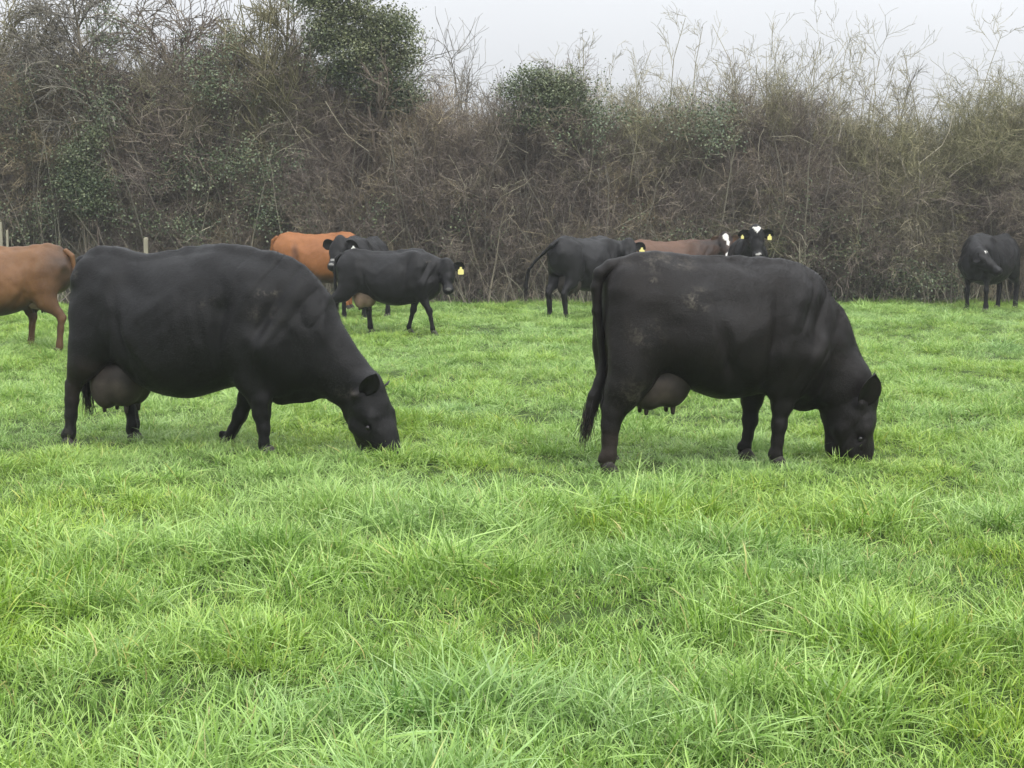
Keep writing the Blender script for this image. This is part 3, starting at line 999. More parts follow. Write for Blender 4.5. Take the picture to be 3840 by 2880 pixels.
            flip = ins if a != 1 else ~ins
            q = np.where(flip[:, None], q, q[:, ::-1])
            Q.append(q)
        Q = np.concatenate(Q)
        Q = Q[(Q >= 0).all(1)]
        for _ in range(smooth_it):
            sm = np.zeros_like(V)
            n_ = np.zeros(len(V))
            for i in range(4):
                np.add.at(sm, Q[:, i], V[Q[:, (i + 1) % 4]] + V[Q[:, i - 1]])
                np.add.at(n_, Q[:, i], 2)
            V = 0.5 * V + 0.5 * sm / np.maximum(n_, 1)[:, None]
        return V, Q

def frame(u, v):
    u = np.array(u, float)
    u /= np.linalg.norm(u)
    v = np.array(v, float)
    v -= (v @ u) * u
    v /= np.linalg.norm(v)
    return u, v, np.cross(u, v)

HOOF = None
def hoof_mesh():
    global HOOF
    if HOOF:
        return HOOF
    s = SDF((-0.08, -0.08, -0.02), (0.12, 0.08, 0.12), 0.006)
    for sg in (-1, 1):
        s.cone((0.005, sg * 0.02, 0.075), (0.045, sg * 0.024, 0.018), 0.026, 0.022, 0.01)
        s.cone((-0.01, sg * 0.02, 0.06), (0.0, sg * 0.022, 0.018), 0.026, 0.024, 0.01)
    sl, P = s.win((-1, -1, -1), (1, 1, 1))
    s.F[sl] = np.maximum(s.F[sl], (0.0 - P[..., 2]).astype(np.float32))
    V, Q = s.mesh(1)
    HOOF = mesh_np('hoof', V, Q, True, MAT_HOOF)
    return HOOF

def ear_mesh(mat, L_=0.20, W_=0.058):
    """cupped leaf-shaped ear along +x, opening to +z, rounded tip, with thickness"""
    nu, nv = 11, 9
    V = []
    for side in (0, 1):
        for i in range(nu):
            t = i / (nu - 1)
            wd = W_ * (0.38 + 1.0 * math.sin(math.pi * min(1, t * 1.02 + 0.02)) ** 0.75) * (1.0 if t < 0.75 else max(0.05, (1 - ((t - 0.75) / 0.25) ** 2) ** 0.5))
            for j in range(nv):
                a = (j / (nv - 1) - 0.5) * 2
                cup = 0.030 * (a * a) * (1 - 0.5 * t) + 0.012 * math.sin(t * 3)
                th = 0.0055 * (1 - a * a * 0.85) + 0.0008
                V.append((t * L_, a * wd, cup + (th if side == 0 else -th) - 0.02 * t * t))
    Fc = []
    for i in range(nu - 1):
        for j in range(nv - 1):
            a = i * nv + j
            Fc.append((a, a + nv, a + nv + 1, a + 1))
            b = nu * nv + a
            Fc.append((b, b + 1, b + nv + 1, b + nv))
    o = nu * nv
    for i in range(nu - 1):
        for j in (0, nv - 1):
            a = i * nv + j
            q = (a, a + nv, a + nv + o, a + o)
            Fc.append(q if j == nv - 1 else q[::-1])
    for j in range(nv - 1):
        a = (nu - 1) * nv + j
        Fc.append((a, a + o, a + 1 + o, a + 1))
        Fc.append((j, j + 1, j + 1 + o, j + o))
    me = mesh_np('ear', np.array(V), np.array(Fc), True, mat)
    n_ = len(V)
    for nm in ('dust', 'under', 'white'):
        fattr(me, nm, np.zeros(n_))
    return me

def tag_mesh(mat, s=1.0):
    V = []
    pts = [(-0.012, 0.0), (0.012, 0.0), (0.014, -0.02), (0.034, -0.035), (0.036, -0.085), (0.028, -0.092), (-0.028, -0.092), (-0.036, -0.085), (-0.034, -0.035), (-0.014, -0.02)]
    for y in (0.002, -0.002):
        for x, z in pts:
            V.append((x * s, y, z * s))
    n = len(pts)
    Fc = [tuple(range(n)), tuple(range(2 * n - 1, n - 1, -1))]
    for i in range(n):
        Fc.append((i, i + n, (i + 1) % n + n, (i + 1) % n))
    me = bpy.data.meshes.new('ear_tag')
    me.from_pydata(V, [], Fc)
    me.materials.append(mat)
    return me

def mat4(o, x, y, z):
    return Matrix(((x[0], y[0], z[0], o[0]), (x[1], y[1], z[1], o[1]), (x[2], y[2], z[2], o[2]), (0, 0, 0, 1)))

def make_cow(spec):
    """one continuous body from a blended field; head, ears, udder, tail, hooves as parts"""
    h = spec.get('h', 0.022)
    sc = spec.get('scale', 1.0)
    X, Y = spec['pos']
    th = RAD(spec['yaw'])
    root = empty('cow', (X, Y, float(ground_z(X, Y)) + spec.get('dz', 0.0) - 0.015), th)
    tag(root, spec['label'], 'cow', 'dairy cows in the pasture')
    root.scale = (sc, sc, sc)
    ct, sn = math.cos(th), math.sin(th)
    def w2l(v):
        return np.array([v[0] * ct + v[1] * sn, -v[0] * sn + v[1] * ct, v[2]])
    mat = spec['mat']
    torso = spec['torso']
    head = spec['head']
    hs_ = head.get('s', 1.0)
    poll = np.array(head['poll'], float)
    if head.get('world'):
        u, v, wv = frame(w2l(head['u']), w2l(head['v']))
    else:
        u, v, wv = frame(head['u'], head['v'])
    def hp(a, b, c=0.0):
        return poll + hs_ * (a * head.get('len', 1.0) * u + b * head.get('deep', 1.0) * v + c * wv)
    mz = hp(0.55, -0.1)
    xs = [p[0] for p in torso] + [poll[0], mz[0]] + [p[0] for l in spec['legs'] for p in l]
    ys = [poll[1], mz[1], -0.45, 0.45]
    zs = [p[1] for p in torso] + [poll[2] + 0.12]
    S = SDF((min(xs) - 0.3, min(ys) - 0.24, -0.06), (max(xs) + 0.3, max(ys) + 0.24, max(zs) + 0.14), h)
    S.loft(torso, 0.03, spec.get('expo', 2.12), spec.get('pear', 0.15))
    # pelvis, flank hollow, ribs of the back
    hk = spec['hook']
    for sg in (-1, 1):
        S.cone((torso[1][0] + 0.07, sg * 0.09, torso[1][1] - 0.10), (torso[1][0] + 0.02, sg * 0.13, torso[1][1] - 0.16), 0.05, 0.045, 0.09)
    for p, q in zip(torso[2:-4], torso[3:-3]):
        S.cone((p[0], 0, p[1] - 0.022), (q[0], 0, q[1] - 0.022), 0.026, 0.026, 0.07)
    # legs
    for leg in spec['legs']:
        lat = np.array([0, 1, 0])
        for p, q in zip(leg[:-1], leg[1:]):
            rt = 0.62 if min(p[3], q[3]) > 0.095 else (0.8 if min(p[3], q[3]) > 0.05 else 0.92)
            kp = 1.0 if p[3] > 0.09 else 0.88
            kq = 1.0 if q[3] > 0.09 else 0.88
            S.cone(p[:3], q[:3], p[3] * kp, q[3] * kq, 0.06 if max(p[3], q[3]) > 0.09 else 0.025, rt)
        for p in leg[2:-2]:
            if 0.36 < p[2] < 0.47 and p[3] > 0.045:
                bk = -0.028 if leg[0][0] < 0 else 0.012
                S.cone((p[0], p[1], p[2]), (p[0] + bk, p[1], p[2] + (0.03 if bk < 0 else 0)), p[3] * 0.80, p[3] * (0.5 if bk < 0 else 0.82), 0.03, 0.9)
    # joints
    for leg in spec['legs']:
        p = leg[-1]
        S.cone((p[0] - 0.035, p[1], 0.115), (p[0] - 0.045, p[1], 0.10), 0.022, 0.018, 0.03)
    # shoulder blade and forearm muscle
    sh = spec['shoulder']
    for sg in (-1, 1):
        S.cone((sh[0] - 0.05, sg * 0.17, sh[1] + 0.22), (sh[0] + 0.10, sg * 0.225, sh[1] - 0.12), 0.10, 0.12, 0.12, 0.55)
    # neck and dewlap
    for p, q in zip(spec['neck'][:-1], spec['neck'][1:]):
        S.cone(p[:3], q[:3], p[3], q[3], 0.08, spec.get('neck_ratio', 0.62), (0, 1, 0) if not head.get('world') else wv if abs(wv[0]) < 0.5 else (0, 1, 0))
    for p, q in zip(spec.get('dewlap', [])[:-1], spec.get('dewlap', [])[1:]):
        S.cone(p[:3], q[:3], p[3], q[3], 0.06, 0.5)
    # head
    f = hs_
    S.cone(hp(0.0, -0.06), hp(0.10, -0.09), 0.085 * f, 0.115 * f, 0.05, 1.05, wv)
    S.cone(hp(0.10, -0.095), hp(0.25, -0.10), 0.115 * f, 0.095 * f, 0.05, 1.08, wv)
    S.cone(hp(0.25, -0.10), hp(0.43, -0.095), 0.090 * f, 0.068 * f, 0.05, 1.0, wv)
    S.cone(hp(0.10, -0.185), hp(0.24, -0.195), 0.085 * f, 0.065 * f, 0.05, 0.85, wv)
    S.cone(hp(0.24, -0.195), hp(0.43, -0.135), 0.060 * f, 0.048 * f, 0.05, 0.9, wv)
    S.cone(hp(0.03, -0.02), hp(0.0, -0.015), 0.05 * f, 0.045 * f, 0.05, 1.3, wv)
    S.cone(hp(0.455, -0.080, -0.02), hp(0.455, -0.080, 0.02), 0.068 * f, 0.068 * f, 0.04)
    S.cone(hp(0.46, -0.135, -0.015), hp(0.46, -0.135, 0.015), 0.045 * f, 0.045 * f, 0.03)
    for sg in (-1, 1):
        S.cone(hp(0.165, -0.055, sg * 0.085), hp(0.215, -0.075, sg * 0.09), 0.042 * f, 0.036 * f, 0.035)
        S.ell(hp(0.205, -0.085, sg * 0.128), (0.024 * f,) * 3, 0.02, sub=True)
        S.cone(hp(0.30, -0.13, sg * 0.05), hp(0.16, -0.17, sg * 0.075), 0.03 * f, 0.05 * f, 0.05)
        S.ell(hp(0.505, -0.052, sg * 0.042), (0.014 * f,) * 3, 0.02, sub=True)
        S.cone(hp(0.04, -0.07, sg * 0.09), hp(0.035, -0.07, sg * 0.12), 0.035 * f, 0.028 * f, 0.03)
    S.cone(hp(0.500, -0.118, -0.05), hp(0.500, -0.118, 0.05), 0.006 * f, 0.006 * f, 0.012, sub=True)
    V, Q = S.mesh(1)
    # relief of flank, ribs and shoulder on both sides of the barrel
    nrm = np.zeros_like(V)
    fn = np.cross(V[Q[:, 2]] - V[Q[:, 0]], V[Q[:, 3]] - V[Q[:, 1]])
    for i in range(4):
        np.add.at(nrm, Q[:, i], fn)
    nrm /= np.linalg.norm(nrm, axis=1, keepdims=True) + 1e-9
    sx_, sz_ = sh
    side = sstep(0.15, 0.6, np.abs(nrm[:, 1]))
    d = np.zeros(len(V))
    for cx_, cz_, rx_, rz_, an, am in ((hk[0] + 0.19, hk[1] - 0.17, 0.17, 0.10, -18, -0.030), (hk[0] + 0.01, hk[1] - 0.10, 0.075, 0.055, -20, 0.020), (hk[0] + 0.01, hk[1] - 0.30, 0.09, 0.18, 20, 0.014), (hk[0] - 0.20, hk[1] - 0.19, 0.18, 0.10, -30, -0.006),
                                       (hk[0] + 0.13, hk[1] - 0.50, 0.040, 0.24, 14, -0.030), (hk[0] + 0.24, hk[1] - 0.66, 0.045, 0.15, 40, -0.020),
                                       (sx_ - 0.15, sz_ - 0.02, 0.042, 0.27, -6, -0.028), (sx_ + 0.00, sz_ + 0.10, 0.055, 0.25, -24, 0.018), (sx_ + 0.17, sz_ + 0.06, 0.045, 0.28, -24, -0.026),
                                       (sx_ + 0.12, sz_ - 0.15, 0.08, 0.07, 0, 0.024), (sx_ - 0.05, sz_ - 0.20, 0.06, 0.10, 10, 0.012), (sx_ + 0.33, sz_ + 0.05, 0.035, 0.22, -35, -0.012),
                                       (hk[0] + 0.42, hk[1] - 0.28, 0.28, 0.045, 32, 0.008), (hk[0] + 0.55, hk[1] - 0.36, 0.28, 0.035, 38, -0.005), (hk[0] + 0.36, hk[1] - 0.75, 0.30, 0.10, 5, 0.012)):
        ca, sa = math.cos(RAD(an)), math.sin(RAD(an))
        dx, dz = V[:, 0] - cx_, V[:, 2] - cz_
        d += am * np.exp(-((dx * ca + dz * sa) / rx_) ** 2 - ((-dx * sa + dz * ca) / rz_) ** 2)
    ph = (V[:, 0] + 0.22 * V[:, 2]) * 2 * np.pi / 0.105
    rib = np.exp(-((V[:, 0] - (sx_ * 0.62 + hk[0] * 0.38)) / 0.34) ** 4) * np.exp(-((V[:, 2] - sz_ - 0.02) / 0.25) ** 4)
    d += spec.get('ribs', 0.0006) * np.sin(ph) * rib
    d += 0.022 * (vnoise(V[:, 0], V[:, 2], 5.0, 3) - 0.5) + 0.010 * (vnoise(V[:, 0] + V[:, 1], V[:, 2], 11.0, 4) - 0.5)
    # loose skin: short creases that follow the lie of the neck, flank and thigh
    ca, sa = math.cos(RAD(62)), math.sin(RAD(62))
    fx_, fz_ = V[:, 0] * ca + V[:, 2] * sa, -V[:, 0] * sa + V[:, 2] * ca
    crease = 1 - np.abs(2 * vnoise(fx_ * 0.35 + 0.12 * vnoise(V[:, 0], V[:, 2], 4.0, 26), fz_, 9.0, 27) - 1)
    where = np.clip(np.exp(-((V[:, 0] - sx_ - 0.25) / 0.28) ** 2) + 0.6 * np.exp(-((V[:, 0] - hk[0] - 0.12) / 0.16) ** 2 - ((V[:, 2] - hk[1] + 0.55) / 0.25) ** 2), 0, 1)
    d -= 0.013 * crease ** 6 * where
    V = V + nrm * (d * side)[:, None]
    body = mesh_np('body', V, Q, True, mat)
    n = len(V)
    rel = (V - poll) / hs_
    hu, hv, hw = rel @ u / head.get('len', 1.0), rel @ v / head.get('deep', 1.0), rel @ wv
    onhead = (hu > -0.06) & (hu < 0.62) & (np.abs(hw) < 0.2) & (hv > -0.32) & (hv < 0.08)
    white = np.zeros(n)
    for mk in head.get('marks', []):
        typ = mk[0]
        if typ == 'tri':
            white = np.maximum(white, onhead & (hu > mk[1]) & (hu < mk[2]) & (np.abs(hw) < mk[3] * (1 - (hu - mk[1]) / (mk[2] - mk[1]))) & (hv > -0.09))
        elif typ == 'spot':
            white = np.maximum(white, (mk[6] if len(mk) > 6 else 1.0) * (onhead & (((hu - mk[1]) / mk[3]) ** 2 + ((hw - mk[2]) / mk[4]) ** 2 < 1) & (hv > mk[5] if len(mk) > 5 else hv > -0.12)))
    for c, rr in spec.get('white', []):
        d = (V - np.array(c)) / np.array(rr)
        white = np.maximum(white, (d ** 2).sum(1) < 1)
    fattr(body, 'white', white.astype(float))
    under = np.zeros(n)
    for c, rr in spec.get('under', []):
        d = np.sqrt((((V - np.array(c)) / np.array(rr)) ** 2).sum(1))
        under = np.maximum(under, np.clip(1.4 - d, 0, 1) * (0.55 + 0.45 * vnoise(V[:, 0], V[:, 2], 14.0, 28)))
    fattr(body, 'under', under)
    dust = np.zeros(n)
    for c, rr, am in spec.get('dust', []):
        d = np.sqrt((((V - np.array(c)) / np.array(rr)) ** 2).sum(1))
        dust = np.maximum(dust, np.clip(1.3 - d, 0, 1) * am)
    fattr(body, 'dust', dust)
    link('body', body, root)
    if spec.get('hair'):
        r = np.random.default_rng(5)
        m_ = spec['hair']
        q = r.integers(0, len(Q), m_)
        wts = r.random((m_, 4)) + 0.02
        wts /= wts.sum(1, keepdims=True)
        cp = (V[Q[q]] * wts[..., None]).sum(1)
        cn = nrm[Q[q, 0]]
        ok = cp[:, 2] > 0.25
        cp, cn, q = cp[ok], cn[ok], q[ok]
        flow = np.array([-0.75, 0, -0.65]) + r.normal(0, 0.35, (len(cp), 3))
        flow -= (flow * cn).sum(1, keepdims=True) * cn
        flow /= np.linalg.norm(flow, axis=1, keepdims=True) + 1e-9
        crest = np.exp(-((cp[:, 0] - spec['neck'][1][0]) / 0.42) ** 2) * (cn[:, 2] > 0.0) * (np.abs(cp[:, 1]) < 0.09) * (cp[:, 2] > 0.55)
        ln = r.uniform(0.012, 0.024, len(cp)) * (1 + 0.6 * crest)
        lift = r.uniform(0.15, 0.55, len(cp)) + 0.25 * crest
        tip = cp + (flow + cn * lift[:, None]) * ln[:, None]
        sd = np.cross(flow, cn) * 0.0011
        hv_ = np.stack([cp - sd - cn * 0.002, cp + sd - cn * 0.002, tip], 1).reshape(-1, 3)
        hm = mesh_np('coat_hair', hv_, np.arange(len(hv_)).reshape(-1, 3), False, mat)
        vi = np.repeat(Q[q, 0], 3)
        fattr(hm, 'white', white[vi])
        fattr(hm, 'under', under[vi])
        fattr(hm, 'dust', dust[vi])
        link('coat_hair', hm, root)['kind'] = 'stuff'
    # hooves
    for leg in spec['legs']:
        p = leg[-1]
        o = link('hoof', hoof_mesh(), root)
        o.location = (p[0], p[1], 0.0)
        o.scale = (1.15, 1.15, 1.0)
    # ears
    em = ear_mesh(mat)
    for sg in (-1, 1):
        e = head.get('ear_r' if sg < 0 else 'ear_l', (0.25, -0.30, 1.0))
        ax = e[0] * u + e[1] * v + sg * e[2] * wv
        if len(e) == 4:
            ax = w2l(e[:3])
        op = v * 0.75 + u * 0.55
        if sg > 0 and 'open_l' in head:
            op = w2l(head['open_l'])
        es_ = hs_ * 1.05 * head.get('ear_s', 1.0)
        ex, ez, _ = frame(ax, op)
        ey = np.cross(ez, ex)
        o = link('ear', em, root)
        base = hp(0.035, head.get('ear_v', -0.07), sg * 0.10)
        o.matrix_local = mat4(base, ex * es_, ey * es_, ez * es_)
        tg = head.get('tag_r' if sg < 0 else 'tag_l')
        if tg:
            t = link('ear_tag', tag_mesh(MAT_TAGY if tg[0] == 'y' else MAT_TAGW, tg[1]), root)
            c = base + ex * 0.13 * hs_ + ez * 0.022
            f_, dn, _ = frame(w2l((0.15, -1, 0.0)), (0, 0, 1))
            t.matrix_local = mat4(c, np.cross(f_, dn), -f_ * -1, dn) if False else mat4(c, np.cross(dn, f_) * -1, -f_, dn)
    # eyes
    for sg in (-1, 1):
        es = SDFBALL()
        o = link('eye', es, root)
        o.location = hp(0.205, -0.082, sg * 0.117)
        o.scale = (0.0165 * hs_,) * 3
    # udder
    ud = spec.get('udder')
    if ud:
        us = SDF((ud['c'][0] - 0.45, -0.4, 0.2), (ud['c'][0] + 0.45, 0.4, 1.1), max(h * 0.7, 0.014))
        cx, cz = ud['c']
        rx, ry, rz = ud['r']
        for sx_ in (-1, 1):
            for sg in (-1, 1):
                us.ell((cx + sx_ * rx * 0.40, sg * ry * 0.44, cz - 0.012 * (sx_ < 0)), (rx * 0.66, ry * 0.60, rz * (1.0 if sx_ > 0 else 1.06)), 0.035)
        us.cone((cx + rx * 0.3, 0, cz + 0.03), (cx + rx * 1.25, 0, cz + rz * 0.75), ry * 0.75, ry * 0.45, 0.12)
        us.cone((cx - rx * 0.5, 0, cz + 0.05), (cx - rx * 0.9, 0, cz + 0.28), ry * 0.6, ry * 0.38, 0.08)
        V2, Q2 = us.mesh(1)
        uo = link('udder', mesh_np('udder', V2, Q2, True, ud.get('mat', MAT_UDDER)), root)
        for (tx, ty) in ((0.42, -0.5), (0.42, 0.5), (-0.42, -0.5), (-0.42, 0.5)):
            ts = SDF((-0.06, -0.06, -0.14), (0.06, 0.06, 0.08), 0.007)
            ts.cone((0, 0, 0.05), (0.004 * tx, 0, -0.062), 0.024, 0.014, 0.01)
            V3, Q3 = ts.mesh(1)
            to = link('teat', mesh_np('teat', V3, Q3, True, MAT_TEAT), uo)
            to.location = (cx + tx * rx * 1.15, ty * ry * 0.95, cz - rz * 0.84)
    # tail
    tl = spec.get('tail')
    if tl:
        lo = np.array([p[:3] for p in tl]).min(0) - 0.12
        hi = np.array([p[:3] for p in tl]).max(0) + 0.12
        ts = SDF(lo, hi, max(h * 0.55, 0.010))
        ts.chain(tl, 0.02)
        V4, Q4 = ts.mesh(1)
        me = mesh_np('tail', V4, Q4, True, mat)
        for nm in ('dust', 'under', 'white'):
            fattr(me, nm, np.zeros(len(V4)))
        to = link('tail', me, root)
        # switch hair
        r = np.random.default_rng(int(abs(X) * 100) + 3)
        tp = np.array([p[:3] for p in tl])
        m = 260
        k0 = max(1, len(tp) - 4)
        t = r.uniform(k0, len(tp) - 1.001, m)
        i = t.astype(int)
        fr = (t - i)[:, None]
        st = tp[i] * (1 - fr) + tp[i + 1] * fr + r.normal(0, 0.018, (m, 3))
        d = tp[i + 1] - tp[i]
        d = d / np.linalg.norm(d, axis=1, keepdims=True) + r.normal(0, 0.12, (m, 3))
        P, R = grow(r, st, d, r.uniform(0.06, 0.15, m), np.full(m, 0.0022), 4, 0.07, -0.03, 0.4)
        so = link('switch', twig_mesh('switch', [tubes(P, R, 3, r.random(m))], MAT_HAIR), to)
        so['kind'] = 'stuff'
    return root

_ball = None
def SDFBALL():
    global _ball
    if _ball:
        return _ball
    nu, nv = 12, 8
    V = [(0, 0, 1)]
    for i in range(1, nv):
        for j in range(nu):
            a, b = math.pi * i / nv, 2 * math.pi * j / nu
            V.append((math.sin(a) * math.cos(b), math.sin(a) * math.sin(b), math.cos(a)))
    V.append((0, 0, -1))
    Fc = []
    for j in range(nu):
        Fc.append((0, 1 + j, 1 + (j + 1) % nu))
        Fc.append((len(V) - 1, len(V) - 1 - nu + (j + 1) % nu, len(V) - 1 - nu + j))
    for i in range(nv - 2):
        for j in range(nu):
            a = 1 + i * nu + j
            b = 1 + i * nu + (j + 1) % nu
            Fc.append((a, a + nu, b + nu, b))
    _ball = bpy.data.meshes.new('eye')
    _ball.from_pydata(V, [], Fc)
    _ball.polygons.foreach_set('use_smooth', [True] * len(Fc))
    _ball.materials.append(MAT_EYE)
    return _ball

# --- the two large grazing cows, measured on the photograph's own side views
def left_cow():
    cy = math.cos(RAD(16)) * 0.95
    def p(x, y):
        return ((x - 720) / 867.0 / cy, (1310 - y) / 867.0)
    T = []
    for x, t, b, w_ in ((168, 190, 600, 0.13), (205, 133, 690, 0.19), (260, 108, 730, 0.225), (320, 98, 760, 0.245), (400, 104, 790, 0.262), (450, 114, 820, 0.275), (520, 136, 870, 0.30), (580, 148, 915, 0.325),
                        (650, 141, 950, 0.345), (720, 127, 972, 0.36), (850, 100, 985, 0.365), (960, 90, 950, 0.355), (1050, 85, 918, 0.335), (1130, 90, 895, 0.31), (1200, 99, 905, 0.285),
                        (1350, 130, 965, 0.255), (1430, 158, 970, 0.235), (1500, 194, 935, 0.21), (1560, 235, 885, 0.185), (1620, 288, 820, 0.16), (1680, 355, 740, 0.13)):
        X, zt = p(x, t)
        T.append((X, zt, p(x, b)[1], w_))
    def leg(pts, y):
        return [(p(x + (18 if y < 0 else -14), z)[0], y * k, p(x, z)[1], r) for x, z, r, k in pts]
    near, far = -0.17, 0.17
    legs = [
        leg([(285, 500, 0.17, 0.75), (290, 660, 0.145, 0.95), (252, 770, 0.098, 1), (198, 860, 0.066, 0.95), (165, 925, 0.056, 0.9), (156, 1000, 0.050, 0.9), (146, 1100, 0.042, 0.92), (135, 1200, 0.042, 0.95), (130, 1262, 0.043, 0.95)], near),
        leg([(300, 520, 0.17, 0.75), (330, 690, 0.14, 0.95), (370, 830, 0.09, 1), (384, 930, 0.064, 0.95), (388, 1000, 0.054, 0.95), (398, 1080, 0.043, 0.95), (410, 1180, 0.040, 0.95), (416, 1258, 0.043, 0.95)], far),
        leg([(1290, 640, 0.15, 0.95), (1265, 830, 0.105, 1), (1300, 950, 0.078, 1), (1316, 1040, 0.063, 1), (1325, 1125, 0.051, 1), (1327, 1200, 0.037, 1), (1330, 1262, 0.042, 1), (1345, 1300, 0.040, 1)], near),
        leg([(1270, 640, 0.14, 0.95), (1185, 850, 0.095, 1), (1125, 985, 0.068, 1), (1080, 1095, 0.053, 1), (1035, 1180, 0.037, 1), (1005, 1240, 0.041, 1), (992, 1275, 0.040, 1)], far)]
    neck = []
    for x, z, r in ((1400, 560, 0.39), (1560, 660, 0.245), (1690, 765, 0.170), (1790, 865, 0.138), (1850, 930, 0.125)):
        X, Z = p(x, z)
        neck.append((X, 0.0, Z, r))
    neck[-1] = (neck[-1][0], -0.02, neck[-1][2], neck[-1][3])
    dew = [(p(1400, 925)[0], 0, p(1400, 925)[1], 0.07), (p(1530, 900)[0], 0, p(1530, 900)[1], 0.06), (p(1630, 830)[0], 0, p(1630, 830)[1], 0.055)]
    pl = p(1932, 838)
    c = lambda x, z: p(x, z)
    make_cow(dict(label='large black cow grazing on the left, head down to the grass, facing right', mat=MAT_BLACK, h=0.0135, pos=(-2.375, 9.3), yaw=-16, dz=-0.015, ribs=0.0016, hair=30000, torso=T, legs=legs, neck=neck, dewlap=dew,
                  hook=(c(455, 0)[0], c(0, 165)[1], 0.255), shoulder=(c(1270, 0)[0], c(0, 520)[1]), neck_ratio=0.60,
                  head=dict(poll=(pl[0], -0.04, pl[1]), u=(0.47, -0.10, -0.87), v=(0.84, -0.27, 0.47), s=1.10, len=1.22, deep=1.22, ear_v=-0.03, ear_l=(0.58, -0.35, 0.72, 1), ear_r=(-0.1, 0.9, -0.2, 1), open_l=(0.45, -0.85, -0.15), ear_s=0.74),
                  udder=dict(c=c(405, 895), r=(0.175, 0.165, 0.165)),
                  under=[((c(255, 0)[0], 0, c(0, 880)[1]), (0.2, 0.3, 0.2))],
                  dust=[((c(1400, 0)[0], -0.25, c(0, 335)[1]), (0.09, 0.2, 0.03), 0.9), ((c(1390, 0)[0], -0.25, c(0, 470)[1]), (0.12, 0.2, 0.08), 0.35), ((c(1800, 0)[0], -0.15, c(0, 910)[1]), (0.1, 0.2, 0.04), 0.8),
                        ((c(1080, 0)[0], -0.3, c(0, 390)[1]), (0.1, 0.3, 0.05), 0.35), ((c(235, 0)[0], -0.15, c(0, 215)[1]), (0.022, 0.2, 0.06), 1.0), ((c(115, 0)[0], -0.1, c(0, 1150)[1]), (0.1, 0.4, 0.2), 0.3)],
                  tail=[(*(lambda a: (a[0], 0.0, a[1]))(c(x, z)), r) for x, z, r in ((235, 145, 0.04), (185, 165, 0.038), (158, 230, 0.032), (152, 400, 0.026), (158, 600, 0.022), (170, 780, 0.02), (185, 880, 0.028), (188, 960, 0.032), (190, 1010, 0.016))]))
left_cow()

